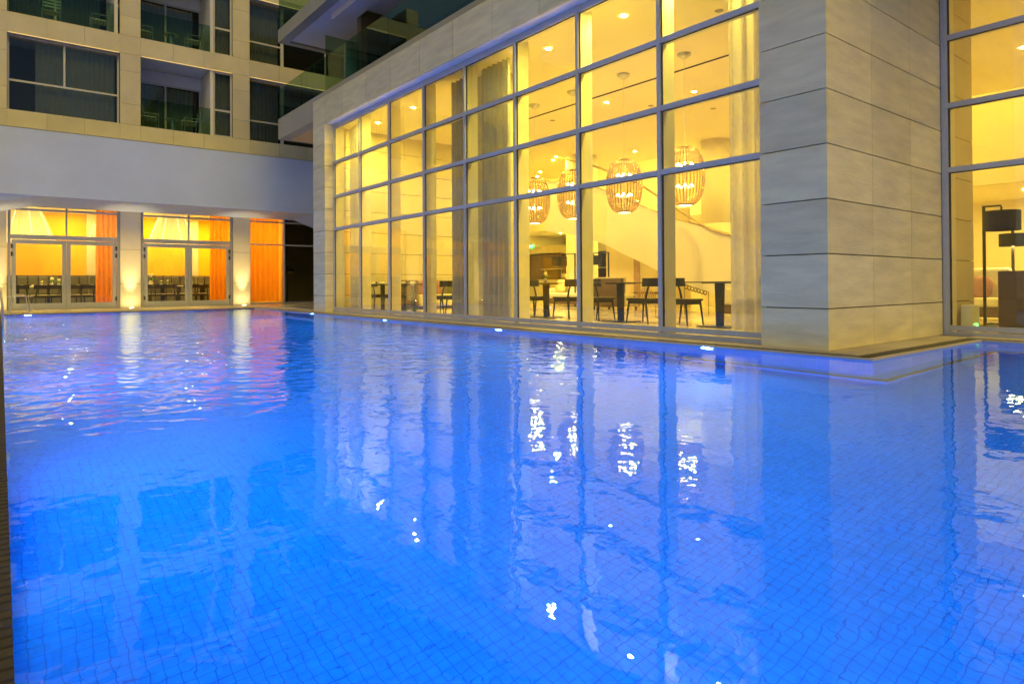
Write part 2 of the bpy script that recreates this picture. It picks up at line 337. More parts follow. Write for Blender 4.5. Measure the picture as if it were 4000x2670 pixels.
tag(nz.build('ledge_nosing', 'nosing'), kind='structure')

# deck round the pool
def slabs(mb, x0, x1, y0, y1, dx, dy, z=0, th=.05, g=.004):
    nx = max(1, round((x1-x0)/dx)); ny = max(1, round((y1-y0)/dy))
    for i in range(nx):
        for j in range(ny): mb.box(x0+(x1-x0)*i/nx+g/2, x0+(x1-x0)*(i+1)/nx-g/2, y0+(y1-y0)*j/ny+g/2, y0+(y1-y0)*(j+1)/ny-g/2, z-th, z)
dk = MB()
slabs(dk, -14, 9.0, 22.86, 26.25, .6, .56)
slabs(dk, 6.93, 7.45, 4.25, 22.86, .52, 1.3); slabs(dk, 7.45, 12, 18.3, 22.86, .6, .6)
slabs(dk, 6.93, 10.3, 3.02, 3.40, 1.15, .38); slabs(dk, 6.93, 7.13, 3.40, 4.25, .2, .85); slabs(dk, 10.16, 10.5, YN, 3.02, .34, 1.2)
slabs(dk, -14, -.26, -4, 22.86, .6, .6)
tag(dk.build('deck', 'deck'), kind='structure')
gr = MB()
def strip(mb, x0, x1, y0, y1, pitch=.05):
    if x1-x0 > y1-y0:
        k = x0
        while k < x1-.01: mb.box(k, min(k+pitch*.7, x1), y0, y1, -.028, -.010, r=.5); k += pitch
    else:
        k = y0
        while k < y1-.01: mb.box(x0, x1, k, min(k+pitch*.7, y1), -.028, -.010, r=.5); k += pitch
strip(gr, PX+.06, 6.93, PY+.061, 22.6); strip(gr, PX+.06, 10.16, PY+.06, 3.02); strip(gr, PX2+.06, 10.16, YN, PY+.06)
rm = MB(); rm.box(PX+.001, PX+.058, PY+.058, 22.6, -.06, -.008).box(PX+.001, PX2+.058, PY+.001, PY+.057, -.06, -.0085).box(PX2+.001, PX2+.058, YN, PY, -.06, -.009); tag(rm.build('pool_rim', 'deck'), kind='structure')
strip(gr, -.26, XL, YN, 22.6); strip(gr, -.26, 6.93, 22.62, 22.86)
tag(gr.build('drain_grating', 'grate'), 'dark slatted drain grating running round the rim of the pool', 'drain')
tr = MB(); tr.box(PX+.1, 7.1, PY+.1, 23, -.12, -.06).box(PX2+.1, 10.3, YN, 3.1, -.12, -.061).box(7.1, PX2+.1, PY+.1, 3.1, -.12, -.062).box(-.4, XL-.1, YN, 23, -.12, -.06).box(-.1, PX+.1, YF+.1, 23, -.12, -.063)
tag(tr.build('drain_channel', 'joint'), kind='structure')
gd = MB(); gd.quad((-60, -60, -1.6), (80, -60, -1.6), (80, 80, -1.6), (-60, 80, -1.6)); tag(gd.build('ground', 'backing'), kind='structure')

# underwater lamps
def pool_lamp(x, y, z, axis, label, m='pooll', r=.085):
    t = empty('pool_lamp', label, 'pool light', (x, y, z), group='underwater lamps in the pool walls')
    n = 20; a = MB(); b = MB()
    def P(rr, t_, d): return (d*axis[0] + rr*cos(t_)*abs(axis[1]), d*axis[1] + rr*cos(t_)*abs(axis[0]), rr*sin(t_))
    ring = [P(r, 2*pi*k/n, .012) for k in range(n)]
    a.quad(*ring); a.build('lens', m, t)
    for k in range(n):
        k2 = (k+1) % n; t1, t2 = 2*pi*k/n, 2*pi*k2/n
        b.quad(P(r, t1, .012), P(r, t2, .012), P(r*1.25, t2, .014), P(r*1.25, t1, .014)); b.quad(P(r*1.25, t1, .014), P(r*1.25, t2, .014), P(r*1.25, t2, 0), P(r*1.25, t1, 0))
    b.build('bezel', 'ring', t)
    return t
for y, lb in ((17.4, 'underwater lamp glowing by the foot of the far stone pillar'), (13.1, 'underwater lamp in front of the second window bay from the far pillar'),
              (8.9, 'underwater lamp glowing in front of the window with the grey pillar and curtain'), (4.7, 'large bright underwater lamp nearest the big stone corner pillar')):
    pool_lamp(PX, y, -.13, (-1, 0), lb)
for y in (0.5, 4.2, 8.2, 12.2, 16.5, 20.6): pool_lamp(XL, y, -.45, (1, 0), 'added unseen lamp in the left pool wall about %d metres from its near end' % round(y+4), r=.10)  # unseen lamps added to even out the glow of the pool
for x in (1.4, 4.4, 7.6): pool_lamp(x, YN, -.45, (0, 1), 'underwater lamp in the near pool wall, %s' % {1.4: 'left one', 4.4: 'middle one', 7.6: 'right one'}[x])
pool_lamp(.6, YF, -.30, (0, -1), 'underwater lamp in the far pool wall near the ladder')
0 and pool_lamp(PX2, .3, -.40, (-1, 0), 'underwater lamp in the pool wall under the right hand window')

# ================================================================== DINING PAVILION (glass hall)
hall = empty('pavilion', 'glass fronted pavilion clad in pale limestone beside the pool', 'building', (0, 0, 0))
GX = 7.37
m1 = cladding_x(7.115, 3.405, 4.205, [], 0.0, 6.05, ZJ)
m1 = cladding_y(3.405, 7.157, 10.484, [8.256, 9.411], 0.0, 6.05, ZJ, mb=m1); m1.box(7.157, 7.45, 4.165, 4.205, 0, 6.05)
p1 = m1.build('pillar', 'stone', hall, bevel=.002)
MB().box(7.156, 11.76, 3.446, 4.164, -.05, 6.04).build('pillar_core', 'joint', p1)
ins = cladding_y(3.405, 10.62, 11.76, [], .03, 5.24, ZJ); ins = cladding_x(11.8, 3.405, 4.205, [], .03, 5.24, ZJ, mb=ins, side=1); ins.build('inner_pillar_cladding', 'stonei', p1)
m2 = cladding_x(7.115, 17.44, 18.25, [], 0.0, 5.28, ZJ); m2 = cladding_y(17.40, 7.115, 7.42, [], 0, 5.28, ZJ, mb=m2, th=.039)
p2 = m2.build('pillar', 'stone', hall, bevel=.002); MB().box(7.156, 8.2, 17.56, 18.249, -.05, 5.27).build('pillar_core', 'joint', p2)
fs = [8.213+1.3235*k for k in range(-3, 8)]
m3 = cladding_x(7.115, 4.206, 18.25, fs, 5.28, 6.05, [], gy=.014)
m3.build('fascia', 'stone', hall)
m4 = MB(); yy = [4.206] + [a for a in fs if 4.3 < a < 17.4] + [17.44]
for a, b in zip(yy, yy[1:]): m4.box(7.157, 7.42, a+.006, b-.006, 5.28, 5.32)
m4.build('fascia_soffit', 'stonew', hall); MB().box(7.157, 7.43, 4.2, 18.25, 5.325, 6.04).build('fascia_core', 'joint', hall)
MB().box(7.125, 7.40, 4.2, 18.24, 6.051, 6.06).build('coping', 'slab', hall)
# curtain wall: one window unit for each bay
MUL = [17.40, 15.72, 14.10, 12.46, 10.84, 9.21, 7.575, 5.915, 4.206]
TRZ = [.10, 2.33, 3.24, 4.205, 5.20]
def bay(parent, X, ya, yb, last=False, dep=.30, zs=TRZ, topz=5.28):
    """bay between mullions at ya > yb; mullion sits at the ya side"""
    wn = MB(); mw = .026
    wn.box(X-.012, X+.03, ya-mw, ya+mw if not last else ya-.001, .05, topz)       # front mullion cap
    if last == 'end': pass
    for z in zs: wn.box(X-.006, X+.03, yb+mw+.001, ya-mw-.001, z-.036, z+.036)
    wn.box(X-.004, X+.03, yb+mw+.001, ya-mw-.001, zs[-1]+.037, topz)
    wn.box(X-.03, X+.03, yb, ya, .0, .05); 
    fr = wn.build('window', 'alu', parent)
    g = MB()
    g.box(X+.031, X+.045, ya-.047, ya+.004, .10, topz)
    for z in zs[1:]: g.box(X+.031, X+.045, yb+.03, ya-.048, z-.048, z+.034)
    g.build('gasket', 'gasket', fr)
    fi = MB(); fi.box(X+.047, X+dep, ya-.045, ya+.045, .03, 5.24)
    for z in zs[1:]: fi.box(X+.047, X+.14, yb+.046, ya-.046, z-.035, z+.035)
    fi.build('inner_fin', 'fin', fr)
    p = MB()
    for a, b in zip(zs, zs[1:]): p.quad((X+.02, ya-mw, a+.036), (X+.02, yb+mw, a+.036), (X+.02, yb+mw, b-.036), (X+.02, ya-mw, b-.036))
    p.build('pane', 'pane', fr)
    return fr
for k in range(8): bay(hall, GX, MUL[k], MUL[k+1])
for ya, yb in ((3.36, 1.7), (1.7, 0.05), (0.05, -1.6), (-1.6, -3.25)): bay(hall, 10.53, ya, yb, dep=.22)
MB().box(10.50, 10.54, -6, 3.40, 5.285, 6.05).build('fascia', 'stone', hall)
MB().box(10.50, 10.53, 3.362, 3.404, .0, 5.28).build('window_jamb', 'alu', hall)
# interior shell
MB().box(7.40, 24, 3.45, 25.4, -.10, .03).box(10.505, 24, -6, 3.449, -.10, .03).build('floor', 'floori', hall)
MB().box(7.44, 18.45, 3.45, 17.5, 5.24, 5.32).box(10.56, 18.45, -6, 3.449, 5.24, 5.32).box(18.45, 20.6, -6, 25.4, 5.62, 5.68).box(14.6, 18.45, 17.5, 25.4, 5.24, 5.319).build('ceiling', 'ceili', hall)
MB().box(18.45, 18.5, -6, 25.4, 5.24, 5.62).build('cove_edge', 'whitei', hall)
ew = cladding_y(17.5, 7.43, 14.6, [9.0, 11.5], .03, 5.24, ZJ, gx=.004, gz=.014); ew.build('end_wall', 'stonei', hall)
MB().box(8.2, 14.64, 17.541, 17.8, 0, 5.5).build('end_wall_core', 'joint', hall); MB().box(14.6, 14.8, 17.8, 25.4, 0, 5.24).build('side_wall', 'whitei', hall)
MB().box(19.6, 19.9, -6, 25.4, 3.2, 5.62).build('upper_wall', 'whitei', hall)
MB().box(19.9, 24, -6, 25.4, 3.2, 3.25).build('lower_ceiling', 'ceili', hall)
MB().box(23.8, 24, -6, 19.2, .03, 3.2).box(14.8, 24, 25.2, 25.4, .03, 5.24).box(10.7, 24, -6.2, -6, .03, 5.24).build('back_wall', 'whitei', hall)
MB().box(16.0, 16.15, 13.9, 15.1, .03, 3.0).build('partition', 'goldw', hall); MB().box(16.0, 16.14, 13.65, 13.9, .03, 3.0).build('partition_post', 'wood2', hall)
MB().box(16.02, 16.14, 11.8, 13.65, .03, 3.0).build('partition', 'goldw', hall)
MB().box(15.2, 15.3, 4.55, 7.5, .03, 5.24).build('partition', 'whitei', hall)
MB().box(7.44, 9.0, 17.5, 18.2, 5.28, 5.6).build('roof_edge', 'backing', hall)
# square pillar behind the curtain, round columns in the lobby
MB().box(8.12, 8.72, 10.75, 11.45, .03, 5.24).build('column', 'stone', hall)
for x, y, r in ((16.1, 16.35, .56), (17.8, 12.0, .5), (15.9, 6.9, .4)):
    MB().lathe([(r, .03), (r, 2.60), (r-.012, 2.605), (r-.012, 2.63), (r, 2.635), (r, 5.20), (r-.015, 5.205), (r-.015, 5.24)], x, y, 40).build('column', 'whitei', hall, smooth=False, auto=True)
# slot air diffuser in the ceiling
sl = MB(); [sl.box(11.22+.028*k, 11.232+.028*k, 6.4, 14.2, 5.233, 5.239) for k in range(3)]; sl.build('slot_diffuser', 'gasket', hall)
[MB().lathe([(.001, 5.232), (.07, 5.234), (.075, 5.24)], x, y, 14).build('ceiling_speaker', 'slab', hall) for x, y in ((11.2, 14.9), (11.9, 13.2), (13.3, 12.9), (10.6, 5.9), (12.9, 10.6), (14.4, 9.8), (9.3, 6.2))]
# cove light above the lobby edge
MB().box(18.52, 18.58, -4, 24, 5.40, 5.44).build('cove_light', 'cove', hall)

# downlights in the ceiling
def downlight(x, y, z, big, label):
    t = empty('downlight', label, 'ceiling light', (x, y, z), group='recessed ceiling downlights')
    r = (.04, .05, .05)[big]
    MB().lathe([(.001, -.006), (r, -.006)], 0, 0, 16).build('lens', ('small', 'hot', 'hotl')[big], t)
    MB().lathe([(r, -.006), (r+.022, -.010), (r+.03, -.001)], 0, 0, 20).build('trim', 'ring', t)
    return t
DL = [(8.2, 16.3, 1, 'bright ceiling downlight seen through the second bay from the far pillar'), (8.2, 14.35, 1, 'bright ceiling downlight seen through the third bay from the far pillar'),
      (8.2, 9.2, 1, 'bright ceiling downlight over the window with two pendant lamps'),
      (8.2, 7.3, 1, 'bright ceiling downlight high above the third pendant lamp'), (8.2, 5.5, 1, 'ceiling downlight nearest the big corner pillar'),
      (11.78, 11.07, 0, 'small downlight beyond the slot diffuser, above the third pendant'), (12.76, 9.2, 0, 'small downlight beyond the slot diffuser, above the fourth pendant'),
      (15.6, 12.0, 0, 'small downlight near the lobby behind the fourth pendant cord'), (15.7, 17.4, 0, 'small downlight left of the tall round column'),
      (15.4, 16.9, 0, 'small downlight touching the head of the tall round column'), (17.0, 19.6, 0, 'tiny downlight deep in the lobby above the first pendant'),
      (17.5, 17.6, 0, 'small downlight deep in the lobby just right of the round column'), (16.9, 14.6, 0, 'small downlight between the third pendant and the stair rail'),
      (13.5, 15.0, 0, 'small downlight high above the second pendant'), (13.4, 5.2, 0, 'downlight over the lounge behind the right hand window'),
      (15.4, 3.6, 1, 'glaring downlight in the upper right window'), (14.6, -1.6, 1, 'downlight near the right window, outside the view of the sofa'),
      (16.5, -.6, 0, 'downlight at the far end of the right hand lounge'), (12.0, 14.6, 1, 'downlight near the end wall of the hall'), (17.4, 9.0, 1, 'added downlight behind the staircase'), (17.6, 20.5, 1, 'added downlight left of the kitchen pass, behind the near mullion'), (17.9, 14.3, 1, 'added downlight between the two round lobby columns')]  # last three are added to brighten the depth of the lobby
for d in DL: downlight(d[0], d[1], 5.24, d[2], d[3])
for x, y, lb in ((21.2, 23.0, 'downlight in the low ceiling over the kitchen pass, left'), (21.2, 20.6, 'downlight in the low ceiling over the kitchen pass, right'), (21.5, 16.5, 'downlight in the low ceiling behind the round column'), (21.2, 12.2, 'downlight under the upper wall, right of the stair rail'), (21.4, 5.0, 'downlight in the low ceiling behind the lounge')):
    downlight(x, y, 3.2, 1, lb)

# ------------------------------------------------------------------ pendants
def pendant(x, y, label):
    t = empty('pendant_lamp', label, 'pendant lamp', (x, y, 2.27), group='ribbed glass pendant lamps')
    H = 1.15; pr = []
    for k in range(29):
        u = k/28; a = -pi/2*.86 + u*pi*.93
        pr.append((.385*max(0.0, cos(a))**.62, H*(.5+.5*sin(a)/sin(pi/2*.86)) if a < 0 else H*(.5+.5*sin(a))))
    MB().lathe(pr, 0, 0, 144, rib=.014, ribn=34).build('glass_shade', 'lampg', t, smooth=True)
    MB().lathe([(.001, .0), (.13, .0)], 0, 0, 24).build('bottom_diffuser', emit_bottom, t)
    MB().lathe([(.13, -.006), (.145, -.006), (.145, .03), (.13, .03)], 0, 0, 24).build('bottom_ring', 'ring', t)
    MB().tube([(0, 0, 1.12), (0, 0, 2.93)], .004, 6).build('cord', 'ring', t)
    MB().tube([(0, 0, .05), (0, 0, 1.14)], .012, 8).build('stem', 'ring', t)
    MB().lathe([(.001, 2.86), (.06, 2.875), (.13, 2.93), (.14, 2.968)], 0, 0, 24).build('ceiling_cup', 'ring', t, smooth=True)
    for z in (.80, .38):
        b = MB(); [b.ball((.15*cos(a), .15*sin(a), z), .020, 6) for a in [2*pi*k/7+.2 for k in range(7)]]
        bo = b.build('bulb_ring', 'bulb', t, smooth=True)
        MB().lathe([(.13, z-.03), (.165, z-.03), (.165, z-.022), (.13, z-.022), (.13, z-.03)], 0, 0, 24).build('bulb_holder', 'ring', bo)
    return t
emit_bottom = emit('bottom_glow', (1, .72, .3), 7)
pendant(10.5, 12.33, 'ribbed smoked glass pendant lamp furthest from the corner pillar, beside the curtain')
pendant(10.5, 10.93, 'ribbed smoked glass pendant lamp half hidden by a window mullion')
pendant(10.5, 9.37, 'ribbed smoked glass pendant lamp hanging over the middle dining table')
pendant(10.5, 7.80, 'ribbed smoked glass pendant lamp nearest the corner pillar, highest in view')

# ------------------------------------------------------------------ furniture makers (built once, copied)
def make_chair(name, label, loc, rz, seatm='chair', group='dining chairs by the glass front', backm='chairb'):
    """chair faces +X in its own frame"""
    t = empty(name, label, 'chair', loc, rz, group)
    s = MB(); s.prism([(-.21, -.20), (-.21, .20), (.10, .245), (.235, .235), (.235, -.235), (.10, -.245)], .415, .452); s.build('seat', seatm, t, bevel=.012)
    f = MB(); f.box(-.19, .20, -.215, -.195, .355, .414).box(-.19, .20, .195, .215, .355, .414).box(.18, .20, -.194, .194, .355, .414).box(-.19, -.17, -.194, .194, .355, .414); f.build('seat_rail', 'chair', t)
    for a, b in (((.19, .20, .41), (.235, .225, 0)), ((.19, -.20, .41), (.235, -.225, 0))): MB().tube([a, b], [.022, .012], 8).build('leg', 'chair', t)
    for sg in (1, -1): MB().tube([(-.26, sg*.215, 0), (-.19, sg*.20, .42), (-.225, sg*.19, .60), (-.262, sg*.165, .72)], [.012, .022, .018, .014], 8).build('leg', 'chair', t)
    b = MB(); n = 12
    for k in range(n):
        def P(k, z, off):
            a = (k/n-.5)*1.9; return (-.02-.29*cos(a)-off, .33*sin(a), z - .02*cos(a)*0)
        for z0, z1 in ((.665, .815),):
            q = [P(k, z0, 0), P(k+1, z0, 0), P(k+1, z1, .012), P(k, z1, .012)]; r_ = [P(k, z0, -.022), P(k+1, z0, -.022), P(k+1, z1, -.01), P(k, z1, -.01)]
            b.quad(*q[::-1]); b.quad(*r_); b.quad(q[3], q[2], r_[2], r_[3]); b.quad(q[0], r_[0], r_[1], q[1])
            if k == 0: b.quad(q[0], q[3], r_[3], r_[0])
            if k == n-1: b.quad(q[1], r_[1], r_[2], q[2])
    b.build('backrest', backm, t)
    return t
def make_table(label, loc, group='dining tables by the glass front', w=.36, l=.52):
    t = empty('dining_table', label, 'table', loc, 0, group)
    MB().box(-w, w, -l, l, .725, .745).build('tabletop', 'table', t, bevel=.004)
    MB().box(-.14, .14, -.25, .25, .712, .724).build('mounting_plate', 'chair', t)
    p = MB(); p.quad((-.03, -.09, 0.02), (.03, -.09, .02), (.03, .09, .02), (-.03, .09, .02))
    pts = [(-.035, -.075), (.035, -.075), (.035, .075), (-.035, .075)]
    i = len(p.v); p = MB(); 
    a = [(-.03, -.055, .02), (.03, -.055, .02), (.03, .055, .02), (-.03, .055, .02)]; b_ = [(-.038, -.072, .712), (.038, -.072, .712), (.038, .072, .712), (-.038, .072, .712)]
    p.quad(*a[::-1]); p.quad(*b_)
    for k in range(4): p.quad(a[k], a[(k+1) % 4], b_[(k+1) % 4], b_[k])
    p.build('pedestal', 'chair', t); MB().box(-.22, .22, -.30, .30, 0, .015).build('foot_plate', 'chair', t)
    return t
FZI = .03
TB = make_table('dark dining table nearest the corner pillar', (9.25, 6.20, FZI))
for y, lb in ((8.36, 'dark dining table under the third pendant, in the middle window'), (10.50, 'dark dining table with a small flower vase'), (14.8, 'dark dining table before the brown cabinet'), (16.55, 'dark dining table nearest the far stone pillar')):
    copy_thing(TB, (9.25 if y < 12 else 8.45, y, FZI), 0, lb)
CH = make_chair('dining_chair', 'black chair left of the nearest table, back towards the mullion', (9.3, 6.95, FZI), -pi/2)
for x, y, rz, lb in ((9.3, 5.55, pi/2, 'black chair half hidden by the near sheer curtain'), (9.2, 7.74, pi/2, 'black chair right of the middle table, back to back with another'),
                     (9.3, 9.0, -pi/2, 'black chair left of the middle table with its back to the left'), (9.3, 9.86, pi/2, 'black chair right of the vase table, curved back to the right'),
                     (9.4, 11.05, -pi/2, 'black chair left of the vase table, beside the curtain'), (8.6, 13.7, pi/2+.3, 'black chair with rounded back before the pink cushions'),
                     (8.75, 13.2, 2.2, 'black chair touching the grey curtain fold'), (8.45, 15.45, -pi/2, 'black chair between the two furthest tables, seat towards the cabinet'),
                     (8.5, 15.95, pi/2, 'black chair right of the furthest table with crossed looking legs'), (8.4, 17.15, -pi/2, 'black chair at the far side of the furthest table')):
    copy_thing(CH, (x, y, FZI), rz, lb)
# vase
def vase(x, y, z, label, s=1.0, fl='petal', name='flower_vase', grp=None):
    t = empty(name, label, 'vase', (x, y, z), 0, grp)
    MB().lathe([(.001, 0), (.025*s, 0), (.042*s, .03*s), (.045*s, .06*s), (.025*s, .095*s), (.028*s, .11*s)], 0, 0, 16).build('pot', 'ring', t, smooth=True)
    l = MB()
    for k in range(9):
        a = k*2.4; l.quad((0, 0, .09*s), (.05*s*cos(a)-.02*s*sin(a), .05*s*sin(a)+.02*s*cos(a), .15*s), (.13*s*cos(a), .13*s*sin(a), (.13+.02*(k % 3))*s), (.05*s*cos(a)+.02*s*sin(a), .05*s*sin(a)-.02*s*cos(a), .13*s))
    l.build('leaves', 'leaf', t)
    b = MB(); [b.ball((random.uniform(-.035, .035)*s, random.uniform(-.035, .035)*s, random.uniform(.16, .23)*s), .02*s, 5) for k in range(9)]; b.build('flower', fl, t)
    return t
vase(9.25, 10.52, FZI+.745, 'small steel vase of white flowers on the table left of the middle mullion')
# place settings far tables: plates & napkins
def plate(x, y, z, label, grp):
    t = empty('place_setting', label, 'tableware', (x, y, z), 0, grp)
    MB().lathe([(.001, .0), (.08, .002), (.125, .016)], 0, 0, 20).build('plate', 'cloth', t, smooth=True)
    MB().box(-.06, .06, -.035, .035, .018, .062).build('napkin', 'cloth', t, bevel=.008)
    return t
PL = plate(8.3, 15.1, FZI+.746, 'white plate and napkin on the table before the brown cabinet, far end', 'place settings on the hall tables')
for x, y, lb in ((8.3, 14.6, 'white plate and napkin on the table before the brown cabinet, near end'), (8.3, 16.85, 'white plate and napkin at the far end of the furthest hall table'), (8.3, 16.3, 'white plate and napkin at the near end of the furthest hall table')): copy_thing(PL, (x, y, FZI+.746), 0, lb)

# curtains
def curtain(name, pts, z0, z1, m, label, amp=.05, wl=.16, grp=None, flare=0.0, parent=None, n_per=9):
    mb = MB(); L = 0; P = [Vector(p) for p in pts]; path = []
    for a, b in zip(P, P[1:]):
        d = (b-a); n = max(2, int(d.length/wl*n_per)); nr = Vector((-d.y, d.x)).normalized()
        for k in range(n+1):
            s = (k/n)*d.length + L; am = amp*(.7+.5*sin(s*3.1+1)); path.append((a+d*(k/n), nr*(am*sin(2*pi*s/wl + .8*sin(s*5)))))
        L += d.length
    zs = [z0, z0+(z1-z0)*.3, z0+(z1-z0)*.7, z1-.05, z1]; k0 = len(mb.v)
    for z in zs:
        u = 1+flare*(1-(z-z0)/(z1-z0))
        for (p, o) in path: mb.v.append((p.x+o.x*u, p.y+o.y*u, z))
    n = len(path)
    for j in range(len(zs)-1):
        for k in range(n-1): mb.f.append((k0+j*n+k, k0+j*n+k+1, k0+(j+1)*n+k+1, k0+(j+1)*n+k)); mb.r.append(.5)
    o = mb.build(name, m, parent, smooth=True)
    if label: tag(o, label, 'curtain', grp)
    return o
CG = 'sheer curtains inside the glass front'
curtain('sheer_curtain', [(7.80, 16.62), (7.85, 17.33)], .05, 5.2, 'scurt', 'sheer curtain gathered against the far stone pillar', grp=CG)
curtain('sheer_curtain', [(7.86, 11.45), (7.84, 12.02)], .05, 5.2, 'dcurt', 'sheer curtain on the left of the square grey pillar', grp=CG)
curtain('sheer_curtain', [(7.86, 9.95), (7.84, 10.90)], .05, 5.2, 'dcurt', 'wide sheer curtain on the right of the square grey pillar', grp=CG)
curtain('sheer_curtain', [(7.86, 4.32), (7.84, 5.10)], .05, 5.2, 'scurt', 'sheer curtain gathered against the big corner pillar', grp=CG, flare=.3)

# ------------------------------------------------------------------ curved stair with white solid balustrade
st = empty('curved_staircase', 'white curved staircase with solid sweeping balustrade and bronze handrail', 'staircase', (12.5, 8.2, FZI))
low = [(14.2, 2.30), (12.9, 2.10), (11.759, 1.759), (11.265, 1.533), (10.657, 1.295), (10.125, 1.072), (9.258, .74), (8.609, .531), (7.9, .30), (7.0, .03)]
top = [(14.2, 3.75), (12.9, 3.55), (12.001, 3.263), (10.689, 2.716), (10.047, 2.446), (9.627, 2.273), (8.895, 2.051), (8.163, 1.825), (7.5, 1.45), (7.0, 1.1)]
def interp(t, y):
    for (a, za), (b, zb) in zip(t, t[1:]):
        if b <= y <= a: return za+(zb-za)*(a-y)/(a-b)
    return t[-1][1] if y < t[-1][0] else t[0][1]
def bulge(y): return 12.5
ys = [14.2-.12*k for k in range(61)]
rb = MB()
for a, b in zip(ys, ys[1:]):
    A = lambda y, f_, dx: (bulge(y)+dx-12.5, y-8.2, interp(f_, y)-FZI)
    rb.quad(A(a, low, 0), A(b, low, 0), A(b, top, 0), A(a, top, 0)); rb.quad(A(a, low, .12), A(a, top, .12), A(b, top, .12), A(b, low, .12))
    rb.quad(A(a, top, 0), A(b, top, 0), A(b, top, .12), A(a, top, .12)); rb.quad(A(a, low, 0), A(a, low, .12), A(b, low, .12), A(b, low, 0))
rb.build('balustrade', 'whitei', st, smooth=False)
st2 = MB()
for k in range(16):
    y = 7.3+k*.38; z = interp(low, y)+.35; st2.box(.13, 1.6, y-8.2, y-8.2+.42, z-.08, z)
st2.build('steps', 'floori', st)
MB().tube([(-.06, y-8.2, z-FZI) for y, z in ((13.6, 4.35), (12.3, 3.95), (11.2, 3.5), (10.548, 3.178), (10.043, 2.858), (9.624, 2.593), (9.086, 2.245), (8.522, 1.928), (8.163, 1.825), (7.6, 1.62))], .028, 8).build('handrail', 'brass', st)
MB().tube([(-.02, y-8.2, interp(top, y)+.02-FZI) for y in ys[::3]], .014, 6).build('top_trim', 'brass', st)
rw = MB()
for y in (12.6, 11.6, 10.6, 9.7, 8.9): rw.tube([(-.02, y-8.2, interp(top, y)-FZI), (-.05, y-8.2, interp([(13.6, 4.35), (12.3, 3.95), (11.2, 3.5), (10.548, 3.178), (10.043, 2.858), (9.624, 2.593), (9.086, 2.245), (8.522, 1.928), (8.163, 1.825)], y)-FZI)], .006, 6)
rw.build('rail_post', 'brass', st)
# ------------------------------------------------------------------ lobby furniture
def sofa(label, x, y, rz, w, d, h=.80, seat=.42, m='sofa', name='sofa', cushions=()):
    t = empty(name, label, 'sofa', (x, y, FZI), rz, None)
    MB().box(0, d, -w/2, w/2, .06, .24).build('base', 'brown', t)
    MB().box(.18, d+.02, -w/2+.02, w/2-.02, .245, seat).build('seat', m, t, bevel=.05)
    MB().box(-.02, .2, -w/2, w/2, .245, h).build('backrest', m, t, bevel=.06)
    for s in (-1, 1): MB().box(.05, d-.1, s*(w/2+.06)-.08, s*(w/2+.06)+.08, .06, seat+.16).build('armrest', m, t, bevel=.05)
    return t
def cushion(x, y, z, m, label, rz=0, tilt=.3):
    mb = MB(); mb.ball((0, 0, 0), .24, 10)
    mb.v = [(a*.35, math.copysign(abs(b/.24)**.6*.24, b), math.copysign(abs(c_/.24)**.6*.22, c_)) for a, b, c_ in mb.v]
    o = mb.build('cushion', m, None, smooth=True, loc=(x, y, z)); o.rotation_euler = (0, -tilt, rz); return tag(o, label, 'cushion')
sofa('long cream sofa behind the vase table in the lobby', 15.2, 15.1, pi, 2.6, .85, h=.86)
cushion(14.75, 16.0, .68, 'gold', 'gold cushion leaning on the long cream sofa', pi)
sofa('cream armchair sofa seen behind the nearest table', 12.2, 7.75, 0, .9, .8, h=.62, seat=.36)
bx = empty('brown_sofa', 'brown leather backed sofa standing behind the middle table', 'sofa', (12.95, 12.3, FZI))
MB().box(0, .10, -.62, .50, .10, .86).build('back_panel', 'brown', bx, bevel=.01); MB().box(.10, .7, -.6, .48, .10, .42).build('seat', 'sofa', bx, bevel=.05); MB().box(.10, .24, -.6, .48, .45, .90).build('back_cushion', 'sofa', bx, bevel=.05)
for sx in (.05, .65):
    for sy in (-.55, .43): MB().box(sx-.02, sx+.02, sy-.02, sy+.02, 0, .099).build('leg', 'chair', bx)
# end wall banquette
bq = empty('banquette', 'cream banquette along the stone end wall behind the furthest tables', 'bench', (11.3, 17.2, FZI))
MB().box(-1.55, 1.7, -.45, .05, .08, .43).build('seat', 'sofa', bq, bevel=.03); MB().box(-1.55, 1.7, .06, .24, .08, .80).build('backrest', 'bench', bq, bevel=.03)
cb = empty('side_cabinet', 'dark brown cabinet with rounded top against the stone end wall', 'cabinet', (9.28, 16.75, FZI)); MB().box(-.28, .28, -.3, .3, .1, .86).build('cabinet_body', 'brown', cb, bevel=.03); MB().box(-.26, .26, -.28, .28, 0, .098).build('plinth', 'chair', cb)
cushion(9.95, 16.95, .66, 'pink', 'pink cushion on the banquette next to the cabinet', pi/2, 0)
cushion(10.5, 16.95, .66, 'pink', 'pink cushion on the banquette behind the rounded chair', pi/2, 0)
